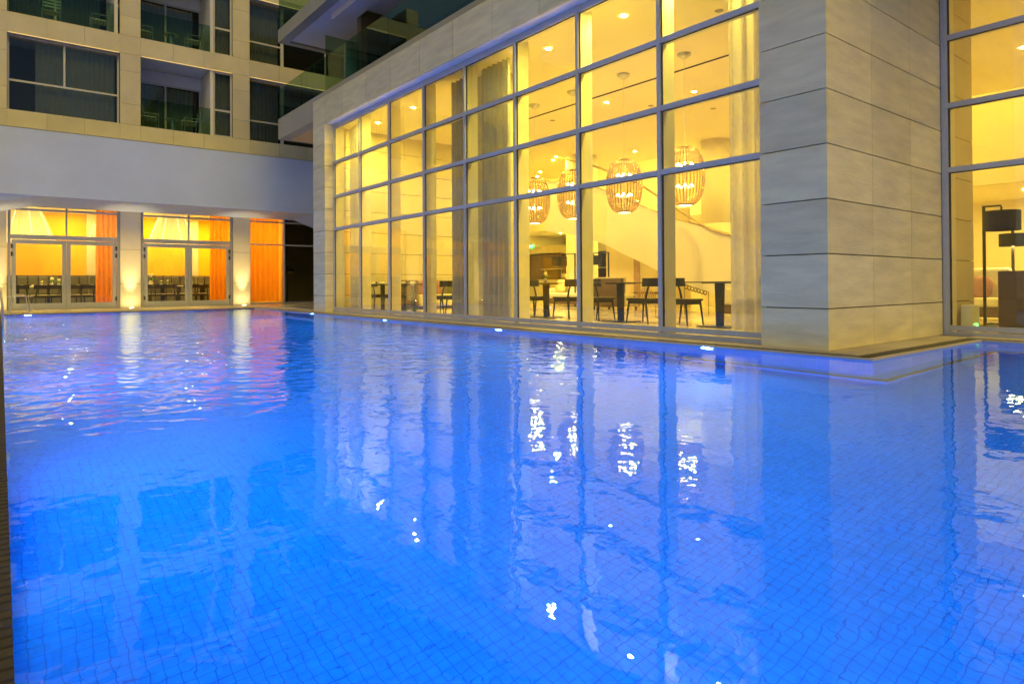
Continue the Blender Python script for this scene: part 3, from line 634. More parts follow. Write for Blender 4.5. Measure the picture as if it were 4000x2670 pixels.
# floor lamps
def floor_lamp(label, x, y, h, arm, rz, sr=.27, sh=.31, drop=.14, lit=True):
    t = empty('floor_lamp', label, 'floor lamp', (x, y, FZI), rz, 'black floor lamps with drum shades')
    MB().box(-.02, .02, -.02, .02, .015, h).build('pole', 'chair', t); MB().lathe([(.001, .014), (.16, .014), (.16, 0)], 0, 0, 24).build('base', 'chair', t)
    MB().box(.021, arm, -.012, .012, h-.025, h).box(arm-.012, arm+.012, -.012, .012, h-drop, h-.026).build('arm', 'chair', t)
    z1 = h-drop; z0 = z1-sh
    sh_ = MB().lathe([(sr, z0), (sr, z1), (.001, z1)], arm, 0, 40).build('lamp_shade', 'shade', t, smooth=False, auto=False)
    if lit: MB().lathe([(.001, z0+.02), (sr*.55, z0+.02)], arm, 0, 20).build('diffuser', 'lampin', sh_)
    return t
floor_lamp('black drum floor lamp lit behind the cream sofa, left of the round column', 14.5, 15.05, 1.70, .62, pi/2+.2, .25, .29, .10)
floor_lamp('black drum floor lamp throwing light on the round column', 15.1, 14.15, 1.72, .55, pi/2+.2, .25, .29, .10)
floor_lamp('tall black drum floor lamp close behind the right hand window', 12.48, 3.455, 1.94, .23, -pi/2+.1, .25, .31, .10, lit=False)
floor_lamp('black drum floor lamp standing behind the sofa in the right hand window', 15.0, 3.70, 1.70, .02, 0, .22, .24, .08)
# plaited throw on chair / brown bag
th = MB()
for k in range(10):
    a, b = k*.06, (k+1)*.06
    th.quad((0, a, .27+.03*sin(k*1.3)), (.03, b, .27+.03*sin((k+1)*1.3)), (.05, b, .55+.10*sin(k*.5)), (.02, a, .55+.10*sin((k-1)*.5)))
o = th.build('throw', 'paper', None, loc=(10.7, 8.75, FZI)); tag(o, 'crumpled brown throw hanging over a stool behind the middle table', 'throw')
stl = empty('low_stool', 'low metal framed stool under the brown throw', 'stool', (10.95, 9.05, FZI)); MB().box(-.2, .2, -.3, .3, .50, .54).build('seat', 'brown', stl)
MB().tube([(-.18, -.28, .5), (-.18, -.28, .01), (.18, -.28, .01), (.18, -.28, .5)], .012).build('leg', 'steel', stl); MB().tube([(-.18, .28, .5), (-.18, .28, .01), (.18, .28, .01), (.18, .28, .5)], .012).build('leg', 'steel', stl)
# patterned screen at the stair foot
ps = MB()
for k in range(7):
    y = 9.2-.085*k; z = .66-.022*k
    ps.tube([(12.40, y+.04*cos(a), z+.045*sin(a)) for a in [2*pi*j/10 for j in range(11)]], .010, 5, cap=False)
ps.tube([(12.40, 9.3, .74), (12.40, 8.6, .55)], .008, 5).tube([(12.4, 9.25, .64), (12.4, 8.6, .49)], .008, 5).tube([(12.4, 8.6, .55), (12.4, 8.6, FZI)], .008, 5).tube([(12.4, 9.25, .64), (12.4, 9.25, FZI)], .008, 5)
tag(ps.build('patterned_screen', 'brown'), 'low bronze screen of looping rings at the foot of the staircase', 'screen')
# kitchen pass
kt = empty('kitchen_counter', 'stainless kitchen pass counter with shelf and pots in the lit lobby', 'counter', (20.6, 22.5, FZI))
MB().box(0, .7, -6, 2.6, .0, .88).build('counter_base', 'steel', kt); MB().box(-.05, .75, -6.02, 2.62, .881, .93).build('countertop', 'steel', kt)
MB().box(.1, .5, -3.5, 1.4, 1.42, 1.45).build('shelf', 'steel', kt)
for y in (-3.4, -1.6, .1, 1.3): MB().tube([(.3, y, .93), (.3, y, 1.42)], .02).build('shelf_post', 'steel', kt)
MB().box(.1, .5, -1.5, -.9, 1.451, 1.78).build('box', 'brown', kt)
MB().lathe([(.001, .931), (.28, .931), (.28, 1.22), (.26, 1.22), (.26, .95)], .35, -.2, 24).build('pot', 'steel', kt, smooth=True)
MB().box(20.9, 23.6, 19.2, 25.1, 2.2, 2.6).build('hood', 'steel', hall)
MB().box(23.5, 23.75, 19.2, 21.6, .03, 3.2).build('kitchen_wall', 'dark', hall); MB().box(23.5, 23.75, 21.6, 25.1, .03, 3.2).build('cupboard_wall', 'wood', hall)
MB().box(20.9, 21.0, 22.6, 25.1, .03, 2.25).build('cupboard', 'wood', hall)
def exit_sign(label, x, y, z, w, h, axis='y', txt=True, m='sign'):
    t = empty('exit_sign', label, 'sign', (x, y, z))
    if axis == 'y': MB().box(-w/2, w/2, 0, .03, 0, h).build('sign_box', m, t)
    else: MB().box(0, .03, -w/2, w/2, 0, h).build('sign_box', m, t)
    if txt:
        cu = bpy.data.curves.new('lettering', 'FONT'); cu.body = 'EXIT'; cu.size = h*.75; cu.align_x = 'CENTER'; cu.align_y = 'CENTER'; cu.extrude = .002
        to = bpy.data.objects.new('tmp', cu); COL.objects.link(to); dg = bpy.context.evaluated_depsgraph_get(); me = bpy.data.meshes.new_from_object(to.evaluated_get(dg)); bpy.data.objects.remove(to)
        me.materials.clear(); me.materials.append(MT['signw']); lo = bpy.data.objects.new('lettering', me); COL.objects.link(lo); lo.parent = t
        lo.rotation_euler = (pi/2, 0, 0 if axis == 'y' else -pi/2); lo.location = (0, -.004, h/2) if axis == 'y' else (-.004, 0, h/2)
    return t
exit_sign('small green lit exit sign hanging in the lobby left of the round column', 18.9, 22.42, 2.36, .30, .19, 'x')
# right hand lounge
sofa('cream high sided sofa in the right hand window', 15.0, 4.25, pi, 1.1, .8, h=.98)
cushion(14.55, 4.45, .66, 'pink', 'pink cushion on the lounge sofa, left one', pi); cushion(14.5, 4.12, .64, 'pink', 'dusky pink cushion on the lounge sofa, right one', pi)
dc = empty('wing_chair', 'dark brown high sided armchair at the edge of the right hand window', 'armchair', (12.35, 2.55, FZI))
MB().box(-.45, .45, .25, .58, .02, .88).build('side_panel', 'brown', dc, bevel=.02); MB().box(-.45, .45, -.6, .249, .02, .45).build('seat', 'brown', dc, bevel=.04); MB().box(.3, .47, -.6, .24, .451, .96).build('backrest', 'brown', dc, bevel=.05)
cc = MB(); cc.tube([(.11*cos(a*.7)*(1+.2*sin(a)), .11*sin(a*.7), .015+.012*abs(sin(a*1.7))) for a in [k*.45 for k in range(40)]], .009, 6)
tag(cc.build('coiled_cable', 'gasket', None, loc=(12.80, 3.42, FZI)), 'coiled black cable on the floor beside the lamp foot', 'cable')
dv = empty('purifier', 'small pale device with green lights on the floor by the stone pier', 'device', (11.15, 3.27, FZI)); MB().box(-.18, .18, -.07, .07, 0.05, .38).build('housing', 'bottle', dv, bevel=.02); MB().box(-.08, .08, -.074, -.071, .09, .11).box(.02, .10, -.0745, -.0715, .07, .085).build('indicator', 'green_led', dv); MB().box(-.15, .15, -.06, .06, 0, .049).build('foot', 'bottle', dv)

# ================================================================== GUEST ROOM BLOCK (left)
blk = empty('guest_block', 'pale limestone hotel block with recessed balconies above the white canopy', 'building', (0, 26.3, 0))
BY = 0.0   # local y of the facade
PIT = 3.765; PIER = [(-.47+PIT*k, .16+PIT*k) for k in range(-3, 3)]
LV = [6.47, 9.62, 12.77]; SP = [(5.62, 6.47), (8.97, 9.62), (12.12, 12.77)]
def mk_block():
    for k, (a, b) in enumerate(PIER):
        m = cladding_y(BY-.02, a, b, [], 0, 3.5, [.85, 2.05], gz=.010, gx=.004); m.build('ground_pier', 'stonep', blk)
        MB().box(a+.01, b-.01, .02, .35, 0, 3.9).build('pier_core', 'backing', blk)
        m = cladding_y(BY-.02, a, b, [], 5.6, 13.5, [6.47, 7.2, 8.36, 8.97, 9.62, 10.3, 11.5, 12.12, 12.77], gz=.008); m.build('pier', 'stone2', blk)
        MB().box(a+.01, b-.01, .02, 2.2, 5.6, 13.5).build('pier_core', 'backing', blk)
    for k in range(len(PIER)-1):
        xa, xb = PIER[k][1], PIER[k+1][0]
        if k == len(PIER)-2: pass
        for (z0, z1) in SP:
            m = cladding_y(BY-.04, xa+.004, xb-.004, [xa+(xb-xa)/3, xa+2*(xb-xa)/3], z0, z1, [], gx=.01); m.build('spandrel', 'stone2', blk)
            MB().box(xa+.01, xb-.01, .01, 2.2, z0+.02, z1-.02).build('spandrel_core', 'soffit', blk)
            if z0 > 6: MB().box(xa+.02, xb-.02, -.035, -.005, z0-.014, z0-.001).build('lit_edge_strip', 'strip', blk)  # glowing strip in place of light caught on the spandrel's lower edge
    xa = PIER[-1][1]
    for (z0, z1) in SP:
        cladding_y(BY-.04, xa+.004, 13.5, [xa+1.15*k for k in (1, 2, 3)], z0, z1, [], gx=.01).build('spandrel', 'stone2', blk); MB().box(xa+.01, 13.5, .01, 2.2, z0+.02, z1-.02).build('spandrel_core', 'soffit', blk)
        if z0 > 6: MB().box(xa+.02, 13.4, -.035, -.005, z0-.014, z0-.001).build('lit_edge_strip', 'strip', blk)
mk_block()
def fwin(parent, x0, x1, z0, z1, y, vs, hs, fw=.06, m='alu', pm='paned', name='window'):
    """framed window in plane y; vs: (x, zlo, zhi) mullions, hs: z transoms"""
    f = MB(); f.box(x0, x0+fw, y, y+.07, z0, z1).box(x1-fw, x1, y, y+.07, z0, z1).box(x0+fw, x1-fw, y, y+.07, z0, z0+fw).box(x0+fw, x1-fw, y, y+.07, z1-fw, z1)
    for x, a, b in vs: f.box(x-fw/2, x+fw/2, y+.003, y+.067, a, b)
    for z in hs: f.box(x0+fw, x1-fw, y-.003, y+.069, z-fw*.55, z+fw*.55)
    w_ = f.build(name, m, parent)
    MB().quad((x0+fw, y+.035, z0+fw), (x1-fw, y+.035, z0+fw), (x1-fw, y+.035, z1-fw), (x0+fw, y+.035, z1-fw)).build('pane', pm, w_)
    return w_
def cur(parent, x0, x1, y, z0, z1, m='gcurt', wl=.14, amp=.03, name='curtain'): return curtain(name, [(x0, y), (x1, y)], z0, z1, m, None, amp, wl, parent=parent)
def room_window(xa, xb, z0, z1, cx0, cx1):
    fwin(blk, xa, xb, z0, z1, .22, [((xa+xb)/2-.03, z0+.98, z1-.05)], [z0+1.02])
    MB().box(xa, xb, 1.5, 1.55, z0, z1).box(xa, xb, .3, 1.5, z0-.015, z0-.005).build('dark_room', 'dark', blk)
    cur(blk, cx0, cx1, .5, z0+.02, z1-.02)
def balcony(xa, xb, z0, z1, side=.75):
    xs = xb-side
    MB().box(xs-.05, xs+.06, .05, 1.55, z0, z1).build('side_wall', 'soffit', blk)
    fwin(blk, xs+.06, xb, z0, z1, .10, [], [z0+1.02], fw=.07); cur(blk, xs+.12, xb-.06, .35, z0+.02, z1-.02, 'gcurt', .1, .02)
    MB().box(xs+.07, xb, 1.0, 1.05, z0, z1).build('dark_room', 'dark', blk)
    fwin(blk, xa, xs-.05, z0, z1-.45, 1.5, [(xa+(xs-xa)*.45, z0, z1-.5)], [], fw=.07)
    MB().box(xa, xs-.05, 1.5, 1.58, z1-.449, z1).build('door_header', 'soffit', blk)
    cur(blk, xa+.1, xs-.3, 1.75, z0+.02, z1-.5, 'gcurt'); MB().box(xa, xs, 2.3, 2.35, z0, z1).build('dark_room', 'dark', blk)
    MB().box(xa+.01, xs-.06, .03, .045, z0-.1, z0+1.02).build('balcony_glass', 'paneg', blk)
for k in range(len(PIER)-1):
    xa, xb = PIER[k][1], PIER[k+1][0]
    if k % 2 == 0:   # balcony bays
        pass
    if k in (1, 3, 5) and k == 3:
        room_window(xa, xb, 6.47, 8.97, xa+.75, xb-.1); balcony(xa, xb, 9.62, 12.12, side=.12)
    elif k == 4: balcony(xa, xb, 6.47, 8.97); balcony(xa, xb, 9.62, 12.12)
    else:
        room_window(xa, xb, 6.47, 8.97, xa+.3, xb-.3); room_window(xa, xb, 9.62, 12.12, xa+.3, xb-.3)
    if k == 5: pass
# bay right of the last pier (7.71 -> 13)
xa = PIER[-1][1]
for z0, z1 in ((6.47, 8.97), (9.62, 12.12)):
    fwin(blk, xa, xa+1.35, z0, z1, .22, [], [z0+.84]); fwin(blk, xa+1.351, 13.4, z0, z1, .22, [(xa+3.2, z0, z1)], [])
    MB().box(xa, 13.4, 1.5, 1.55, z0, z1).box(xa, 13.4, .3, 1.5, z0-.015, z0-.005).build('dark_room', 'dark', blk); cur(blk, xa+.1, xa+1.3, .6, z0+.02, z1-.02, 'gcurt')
MB().box(-14, 13.5, 2.36, 6, 5.6, 13.5).build('block_core', 'backing', blk)
MB().box(PIER[0][0]-.2, 13.5, 0, 5, 3.9, 5.6).build('floor_slab', 'backing', blk)

# white canopy
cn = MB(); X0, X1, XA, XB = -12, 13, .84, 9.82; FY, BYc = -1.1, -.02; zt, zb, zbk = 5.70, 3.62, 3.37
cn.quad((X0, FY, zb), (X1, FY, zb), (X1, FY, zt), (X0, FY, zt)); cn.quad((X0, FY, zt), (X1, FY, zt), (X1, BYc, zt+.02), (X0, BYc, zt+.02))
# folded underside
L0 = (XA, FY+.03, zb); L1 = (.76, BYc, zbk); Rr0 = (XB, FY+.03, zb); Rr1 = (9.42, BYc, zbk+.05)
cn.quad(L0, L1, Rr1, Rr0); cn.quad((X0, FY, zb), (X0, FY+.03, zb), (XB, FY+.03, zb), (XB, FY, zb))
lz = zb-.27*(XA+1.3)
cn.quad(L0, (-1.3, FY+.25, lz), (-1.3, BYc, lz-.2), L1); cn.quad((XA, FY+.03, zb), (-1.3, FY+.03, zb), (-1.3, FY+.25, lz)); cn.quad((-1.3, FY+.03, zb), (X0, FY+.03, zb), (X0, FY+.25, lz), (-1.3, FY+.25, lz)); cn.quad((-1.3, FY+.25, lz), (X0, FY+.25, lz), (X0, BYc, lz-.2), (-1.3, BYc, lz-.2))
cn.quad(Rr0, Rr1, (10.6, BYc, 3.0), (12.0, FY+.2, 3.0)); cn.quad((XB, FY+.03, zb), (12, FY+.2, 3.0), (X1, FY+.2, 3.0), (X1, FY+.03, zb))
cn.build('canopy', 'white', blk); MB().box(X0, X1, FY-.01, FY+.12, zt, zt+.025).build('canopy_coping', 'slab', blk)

# ground floor doors
def leaf_door(x0, x1, hinge):
    d = MB(); fw = .115; z0, z1 = .02, 2.30
    d.box(x0, x0+fw, .10, .16, z0, z1).box(x1-fw, x1, .10, .16, z0, z1).box(x0+fw, x1-fw, .10, .16, z0, z0+.19).box(x0+fw, x1-fw, .10, .16, z1-.13, z1)
    do = d.build('door', 'alu', blk)
    MB().quad((x0+fw, .13, z0+.19), (x1-fw, .13, z0+.19), (x1-fw, .13, z1-.13), (x0+fw, .13, z1-.13)).build('pane', 'pane', do)
    hx = x1-.06 if hinge < 0 else x0+.06
    h = MB(); h.tube([(hx, .03, .62), (hx, .03, 1.68)], .016, 10); h.tube([(hx, .03, .78), (hx, .10, .78)], .010).tube([(hx, .03, 1.53), (hx, .10, 1.53)], .010); h.build('handle', 'steel', do)
    gx = x0 if hinge < 0 else x1
    g = MB(); [g.box(gx-.05, gx+.05, .085, .099, z-.055, z-.02).box(gx-.04, gx+.04, .075, .099, z+.0, z+.05).tube([(gx, .09, z-.08), (gx, .09, z+.08)], .012, 8) for z in (.33, 1.83, 2.08)]; g.build('hinge', 'chair', do)
def door_bay(xa, xb, curt=True):
    f = MB(); xm = (xa+xb)/2+.01
    f.box(xa, xa+.08, .06, .2, 0, 3.42).box(xb-.08, xb, .06, .2, 0, 3.42).box(xa+.08, xb-.08, .062, .198, 2.32, 2.46).box(xa+.08, xb-.08, .062, .198, 3.26, 3.32)
    f.box(xm-.025, xm+.025, .064, .196, 2.461, 3.259).box(xm-.03, xm+.03, .064, .196, 3.321, 3.42).box(xa+.08, xb-.08, .1, .2, 0, .015)
    fo = f.build('door_frame', 'alu', blk)
    MB().quad((xa+.08, .13, 2.461), (xb-.08, .13, 2.461), (xb-.08, .13, 3.259), (xa+.08, .13, 3.259)).quad((xa+.08, .13, 3.32), (xb-.08, .13, 3.32), (xb-.08, .13, 3.42), (xa+.08, .13, 3.42)).build('pane', 'pane', fo)
    leaf_door(xa+.10, xm-.004, -1*-1 if False else -1); leaf_door(xm+.004, xb-.10, 1)
for k in range(len(PIER)-1): door_bay(PIER[k][1]+.02, PIER[k+1][0]-.0)
# orange curtain bay and dark glass bay
f = MB(); xa = 7.70
f.box(xa, xa+.03, .06, .2, 0, 3.42).box(9.03, 9.09, .06, .2, 0, 3.42)
for z in (.06, 2.39, 3.30): f.box(xa+.03, 9.03, .065, .195, z-.025, z+.025).box(9.09, 13, .065, .195, z-.025, z+.025)
fo = f.build('window', 'alu', blk); MB().quad((xa+.03, .13, .085), (9.03, .13, .085), (9.03, .13, 3.42), (xa+.03, .13, 3.42)).build('pane', 'pane', fo); MB().quad((9.09, .13, .085), (13, .13, .085), (13, .13, 3.42), (9.09, .13, 3.42)).build('pane', 'paned', fo)
# rooms behind
MB().box(-12, 9.04, .21, 5.4, -.05, .01).build('floor', 'wood', blk); MB().box(-12, 9.04, .21, 5.4, 3.70, 3.75).build('ceiling', 'ceili', blk)
MB().box(-12, 9.04, 5.3, 5.4, .01, 3.70).build('orange_wall', 'orange', blk)
for x in (2.92, 6.7, -.9, -4.6): MB().box(x-.16, x+.25, 5.1, 5.29, .01, 3.70).build('pilaster', 'whitei', blk)
MB().box(9.04, 9.08, .21, 5.4, 0, 3.75).build('partition', 'orange', blk); MB().box(9.55, 9.6, 2.5, 2.6, 0, 3.7).box(9.95, 10.0, 2.5, 2.6, 0, 3.7).box(9.1, 12.9, 2.5, 2.6, 2.5, 2.56).build('inner_screen', 'chair', blk); MB().box(9.08, 13, 4.5, 4.6, 0, 3.7).box(9.08, 13, .21, 4.5, 3.7, 3.75).box(9.08, 13, .21, 4.5, -.05, 0).box(13, 13.1, .21, 4.6, 0, 3.7).build('dark_room', 'dimroom', blk)
MB().box(-12.1, -12, .21, 5.4, 0, 3.75).build('side_wall', 'orange', blk)
for k, x in enumerate((-10.4, -7.6, -4.8, -2.0, .6, 2.1, 4.6, 6.6, 8.3)):
    for y in (27.95, 30.4):  # ceiling spots added to light the orange rooms
        downlight(x, y, 3.70, 2, 'added unseen ceiling spot in the orange dining rooms, %s row, %s' % ('front' if y < 29 else 'back', ('far left', 'second from left', 'third from left', 'just left of the view', 'over the left door', 'left of middle pier', 'over the second doors', 'by the second curtain', 'behind the closed curtain')[k]))
# banquette at the back, tables, chairs
bnq = empty('banquette', 'long olive channel backed banquette under the orange wall', 'bench', (0, 31.1, .01))
b = MB()
for k in range(62): b.box(-11.9+.335*k+.01, -11.9+.335*(k+1)-.01, .25, .40, .45, 1.16)
b.build('backrest', 'bench', bnq, bevel=.03); MB().box(-11.9, 8.9, .30, .49, 1.161, 1.20).box(-11.9, 8.9, .401, .49, .05, 1.16).build('back_rail', 'brown', bnq); MB().box(-11.9, 8.9, -.25, .245, .05, .45).build('seat', 'bench', bnq, bevel=.02)
def rtable(x, y, label):
    t = empty('long_table', label, 'table', (x, y, .01), 0, 'tables in the orange dining rooms')
    MB().box(-.62, .62, -.38, .38, .735, .76).build('tabletop', 'cloth', t, bevel=.005)
    for s in (-.45, .45): MB().box(s-.04, s+.04, -.2, .2, .02, .734).box(s-.05, s+.05, -.3, .3, 0, .019).build('leg', 'chair', t)
    return t
t0 = rtable(.95, 29.6, 'white topped table behind the left door leaf of the left doors')
for x, lb in ((2.45, 'white topped table behind the right leaf of the left doors'), (4.75, 'white topped table behind the left leaf of the middle doors'), (6.25, 'white topped table behind the right leaf of the middle doors'), (-1.2, 'white topped table left of the visible doors, outside the view'), (-3.4, 'white topped table seen only mirrored in the glass front')): copy_thing(t0, (x, 29.6, .01), 0, lb)
c0 = make_chair('dining_chair', 'dark chair in the orange room at the left edge of the left door glass', (.55, 28.95, .01), pi/2, seatm='seatl', group='chairs in the orange dining rooms')
for x, rz, lb in ((1.15, pi/2+.25, 'dark chair with pale seat left of the left door handles'), (1.62, pi/2-.3, 'dark chair hidden partly by the left door handles'), (2.1, pi/2+.3, 'dark chair right of the left door handles'), (2.62, pi/2-.35, 'dark chair beside the orange curtain of the left doors'),
                 (4.45, pi/2, 'dark chair at the left edge of the middle door glass'), (4.95, pi/2+.2, 'dark chair under the yellow orchid of the middle doors'), (5.35, pi/2-.3, 'dark chair left of the middle door handles'), (6.0, pi/2+.3, 'dark chair right of the middle door handles'), (6.55, pi/2-.2, 'dark chair beside the orange curtain of the middle doors')):
    copy_thing(c0, (x, 28.95, .01), rz, lb)
P0 = plate(.6, 29.35, .771, 'white napkin setting behind the left door glass, first from left', 'napkin settings in the orange rooms')
names = ['second from left', 'third from left', 'next to the left door handles', 'right of the left door handles', 'by the left orange curtain']
for i, x in enumerate((.95, 1.3, 1.75, 2.3, 2.75)): copy_thing(P0, (x, 29.35, .771), 0, 'white napkin setting behind the left door glass, '+names[i])
names = ['first from left', 'second from left', 'third from left', 'next to the handles', 'right of the handles', 'by the orange curtain']
for i, x in enumerate((4.4, 4.75, 5.1, 5.5, 6.1, 6.6)): copy_thing(P0, (x, 29.35, .771), 0, 'white napkin setting behind the middle door glass, '+names[i])
vase(1.5, 29.55, .771, 'sprouting green plant pot on the table left of the left door handles', 1.4, name='potted_plant'); vase(1.72, 29.7, .771, 'leafy yellow flowers just beside the left door handles', 1.2); vase(1.2, 29.6, .771, 'round yellow posy on the table behind the left door', .9)
vase(4.78, 29.6, .771, 'tall yellow orchid on the table behind the middle doors', 2.0, name='orchid'); vase(5.15, 29.6, .771, 'left one of two round yellow posies behind the middle doors'); vase(5.38, 29.6, .771, 'right one of two round yellow posies behind the middle doors'); vase(6.3, 29.6, .771, 'round posy behind the right leaf of the middle doors')
# cone lamps
def cone_lamp(x, label):
    t = empty('cone_lamp', label, 'pendant lamp', (x, 30.0, 2.40), 0, 'huge pleated cone lamps'); n = 96
    mb = MB(); k0 = 0
    for z, r in ((0, .95), (.6, .72), (1.28, .46)):
        for j in range(n): a = 2*pi*j/n; rr = r*(1+.022*(1 if (j//3) % 2 else -1)*(j % 3 == 1)); mb.v.append((rr*cos(a), rr*sin(a), z))
    for q in range(2):
        for j in range(n): mb.f.append((q*n+j, q*n+(j+1) % n, (q+1)*n+(j+1) % n, (q+1)*n+j)); mb.r.append(.5)
    mb.build('lamp_shade', 'cone', t)
    MB().tube([(0, 0, 1.2), (0, 0, 1.3)], .03).build('stem', 'ring', t)
    rr = MB()
    for j in range(8):
        a = 2*pi*j/8+.2; rr.tube([(.99*cos(a), .99*sin(a), 0), (.47*cos(a), .47*sin(a), 1.28)], .012, 5)
    rr.build('rib', emit_rib, t); return t
emit_rib = emit('rib_glow', (1, .85, .4), .8)
cone_lamp(.72, 'huge pale pleated cone lamp at the top left of the left doors'); cone_lamp(3.55, 'huge pale cone lamp half hidden by the stone pier'); cone_lamp(5.62, 'huge pale pleated cone lamp above the middle doors'); cone_lamp(-2.6, 'huge pale cone lamp left of the view, mirrored in the glass'); 
s1 = exit_sign('dark green exit sign board over the left doors', 1.72, 28.2, 2.45, .40, .12, 'y', True, 'signd'); s2 = exit_sign('dark green exit sign board over the middle doors', 5.22, 28.2, 2.43, .34, .12, 'y', True, 'signd')
OG = 'orange curtains in the dining rooms'
curtain('orange_curtain', [(2.62, 26.85), (3.24, 26.75)], .03, 3.5, 'ocurt', 'orange curtain drawn aside at the right of the left doors', .04, .15, OG, flare=.4)
curtain('orange_curtain', [(6.35, 26.85), (7.02, 26.75)], .03, 3.5, 'ocurt', 'orange curtain drawn aside at the right of the middle doors', .04, .15, OG, flare=.4)
curtain('orange_curtain', [(7.66, 26.75), (8.96, 26.75)], .12, 3.5, 'ocurt', 'closed orange curtain filling the window right of the last lit pier', .05, .19, OG)
for i, x in enumerate((-1.1, -4.9, -8.6)): curtain('orange_curtain', [(x-.05, 26.85), (x+.6, 26.75)], .03, 3.5, 'ocurt', 'orange curtain mirrored in the glass front, number %s from the left doors' % ('one', 'two', 'three')[i], .04, .15, OG)
# a lamp and a desk in the dark room
floor_lamp('small dim lamp standing in the dark glazed room', 9.75, 28.0, 1.55, .15, 0, .15, .14, .1, lit=True)

# uplights
for i, (x, lb) in enumerate(((-.15, 'ground uplight at the foot of the pier at the left picture edge'), (3.60, 'glowing ground uplight at the foot of the pier between the doors'), (7.38, 'glowing ground uplight at the foot of the pier beside the orange curtain'), (-3.9, 'ground uplight at the first pier left of the view'), (8.45, 'added unseen uplight under the terrace slab behind the far stone pillar'))):  # last one is added out of view to warm the slab underside
    t = empty('uplight', lb, 'ground light', (x, 25.98 if i < 4 else 20.2, 0), 0, 'ground uplights at the pier feet')
    MB().lathe([(.001, .006), (.065, .006)], 0, 0, 20).build('lens', 'up', t); MB().lathe([(.065, .006), (.095, .004), (.095, -.01)], 0, 0, 20).build('ring', 'ring', t)
    ld_ = bpy.data.lights.new('uplight_beam', 'SPOT'); lo = bpy.data.objects.new('uplight_beam', ld_); COL.objects.link(lo); lo.parent = t; lo.location = (0, 0, .03)
    ld_.energy = 150; ld_.color = (1, .72, .30); ld_.spot_size = R(42); ld_.spot_blend = 1; ld_.shadow_soft_size = .05
    lo.rotation_euler = Vector((0, .15 if i < 4 else .02, 1)).to_track_quat('-Z', 'Y').to_euler()

# stool on the deck & ladder rail
sto = empty('side_stool', 'small white folding stool on the deck before the left doors', 'stool', (.47, 24.3, 0), .1)
MB().box(-.30, .30, -.16, .16, .46, .48).build('tray_top', 'ring', sto, bevel=.006)
for a, b in (((-.2, -.12, .46), (-.26, -.2, 0)), ((-.2, .12, .46), (-.24, .2, 0)), ((.12, -.12, .46), (.18, -.2, 0)), ((.2, .12, .46), (.28, .2, 0))): MB().tube([a, b], .014).build('leg', 'ring', sto)
MB().tube([(-.09, 0, .48), (-.09, 0, .53), (.09, 0, .53), (.09, 0, .48)], .01).build('handle', 'ring', sto)
pl = empty('pool_ladder', 'steel pool ladder rails at the left edge of the pool', 'ladder', (-.12, 15.9, 0))
for y in (-.28, .28): MB().tube([(-.35, y, 0), (-.35, y, .55), (-.28, y, .78), (-.05, y, .85), (.12, y, .72), (.15, y, .4), (.15, y, -1.0)], .022, 10).build('rail', 'steel', pl, smooth=True)
for z in (-.3, -.55, -.8): MB().box(.11, .19, -.26, .26, z-.01, z+.01).build('step', 'steel', pl)

MB().box(7.75, 9.2, 18.3, 21.85, 5.685, 5.699).build('soffit_or_light_sheet', 'litsof', empty('lit_soffit_sheet', 'sheet coloured gold as warm light under the outer end of the terrace slab', 'soffit'))  # gold colour stands in for warm light on the slab's underside
# balcony furniture
def bal_chair(x, y, z, rz, label):
    t = empty('balcony_chair', label, 'chair', (x, y, z), rz, 'slatted chairs on the guest balconies')
    s = MB(); [s.box(-.22+.09*k, -.15+.09*k, -.24, .24, .40, .42) for k in range(5)]; s.build('seat', 'ring', t)
    b = MB(); [b.box(-.26-.02*k, -.24-.02*k, -.24, .24, .50+.10*k, .56+.10*k) for k in range(4)]; b.build('backrest', 'ring', t)
    for sx, sy in ((-.25, -.25), (-.25, .25), (.22, -.25), (.22, .25)): MB().tube([(sx, sy, 0), (sx-(.08 if sx < 0 else 0), sy, .92 if sx < 0 else .60)], .014).build('leg', 'ring', t)
    for sy in (-.25, .25): MB().tube([(-.28, sy, .60), (.22, sy, .60)], .014).build('armrest', 'ring', t)
    return t
c1 = bal_chair(5.65, 26.85, 6.47, pi, 'white slatted chair on the middle balcony above the canopy, right of its table')
copy_thing(c1, (4.35, 26.95, 6.47), 0, 'dim chair at the left end of the middle lower balcony'); copy_thing(c1, (5.75, 26.8, 9.62), pi, 'white slatted chair on the upper middle balcony')
copy_thing(c1, (4.15, 26.9, 9.62), 0, 'dim chair at the left of the upper middle balcony'); copy_thing(c1, (2.7, 26.75, 9.62), pi, 'pale chair at the right end of the top left balcony'); copy_thing(c1, (1.35, 26.8, 9.62), pi/2, 'chair with dark seat in the middle of the top left balcony')
def bal_table(x, y, z, label):
    t = empty('balcony_table', label, 'table', (x, y, z), 0, 'round tables on the guest balconies')
    MB().lathe([(.001, .50), (.26, .50), (.26, .48), (.001, .48)], 0, 0, 24).build('tabletop', 'ring', t); MB().lathe([(.10, .0), (.08, .2), (.10, .48)], 0, 0, 16).build('pedestal', 'ring', t, smooth=True)
    return t
bt = bal_table(5.05, 26.75, 6.47, 'round pedestal table on the lower middle balcony'); copy_thing(bt, (5.0, 26.75, 9.62), 0, 'round pedestal table on the upper middle balcony')

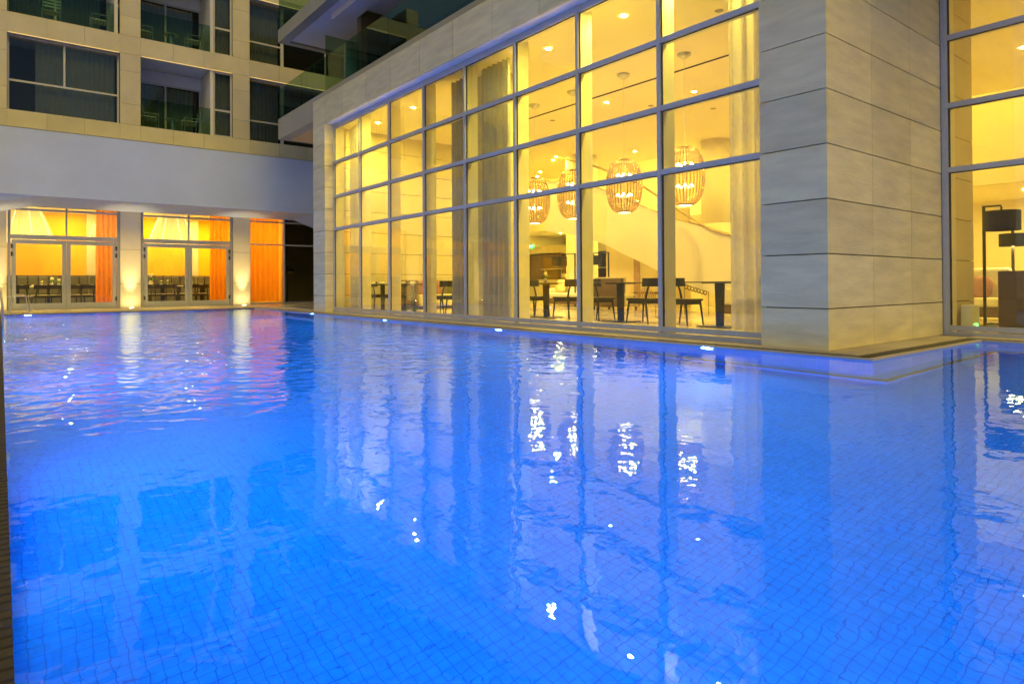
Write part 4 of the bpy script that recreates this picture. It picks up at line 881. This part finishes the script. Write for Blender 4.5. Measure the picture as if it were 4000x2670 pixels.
# ================================================================== TERRACE BLOCK over the hall
tw = empty('terrace_block', 'upper hotel floors with cantilevered slabs and green glass balustrades above the hall', 'building', (7.4, 0, 0))
MB().box(.0, 1.3, 2, 22.1, 5.70, 6.39).box(1.3, 14, 2, 22.1, 5.72, 6.39).build('terrace_slab', 'slab', tw)
s2_ = MB(); s2_.box(0, .30, -4, 22.1, 8.99, 9.42).box(.30, 6, 21.84, 22.1, 8.99, 9.42).box(.30, 14, -4, 21.84, 9.07, 9.42); s2_.build('upper_slab', 'slab', tw)
MB().box(.301, 3.3, -4, 21.839, 9.05, 9.069).build('soffit_or_light_sheet', 'soffit', tw)
MB().box(.52, 1.08, -4, 18.8, 8.84, 9.049).build('soffit_box', 'soffit', tw)
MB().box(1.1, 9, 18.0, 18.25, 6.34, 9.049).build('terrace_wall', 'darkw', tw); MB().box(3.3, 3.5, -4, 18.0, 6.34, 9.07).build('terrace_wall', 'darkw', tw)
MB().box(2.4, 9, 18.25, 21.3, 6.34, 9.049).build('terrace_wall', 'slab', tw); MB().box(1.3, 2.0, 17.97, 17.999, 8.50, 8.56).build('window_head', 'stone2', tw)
MB().box(1.3, 2.0, 17.975, 17.998, 6.36, 8.49).build('window', 'paned', tw)
for k, (a, b) in enumerate(((22.05, 19.99), (19.97, 18.10), (18.07, 16.26), (16.24, 14.2), (14.18, 11.6), (11.58, 9.0), (8.98, 6.4), (6.38, 3.8))): MB().box(.01, .025, b, a, 6.10 if a < 18.3 else 6.345, 7.40).build('balustrade_glass', 'paneg', tw)
MB().box(.03, 1.08, 18.085, 18.1, 6.345, 8.04).build('screen_glass', 'paneg', tw); MB().box(.03, 3, 22.03, 22.045, 6.345, 7.40).build('balustrade_glass', 'paneg', tw)
MB().box(.01, .025, 6.0, 22.05, 9.425, 10.45).build('balustrade_glass', 'paneg', tw); MB().box(.03, 3, 22.03, 22.045, 9.425, 10.45).build('balustrade_glass', 'paneg', tw)
MB().box(3.3, 3.5, -4, 21.0, 9.43, 12.0).box(3.5, 9, 20.8, 21.0, 9.43, 12).build('upper_wall', 'darkw', tw); MB().box(0, 14, -4, 22.1, 12.1, 12.5).build('upper_slab', 'slab', tw)
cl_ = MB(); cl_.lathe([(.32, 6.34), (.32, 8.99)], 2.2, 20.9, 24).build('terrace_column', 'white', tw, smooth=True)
# warm lamp below the terrace slab corner
for i, (x, y) in enumerate(((8.6, 20.6), (9.2, 19.2))): downlight(x, y, 5.695 if x < 8.7 else 5.715, 1, ('warm downlight under the outer end of the terrace slab', 'warm downlight under the terrace slab next to the far pillar')[i])
# facade wash: strips glow under the guest spandrels in place of light from below
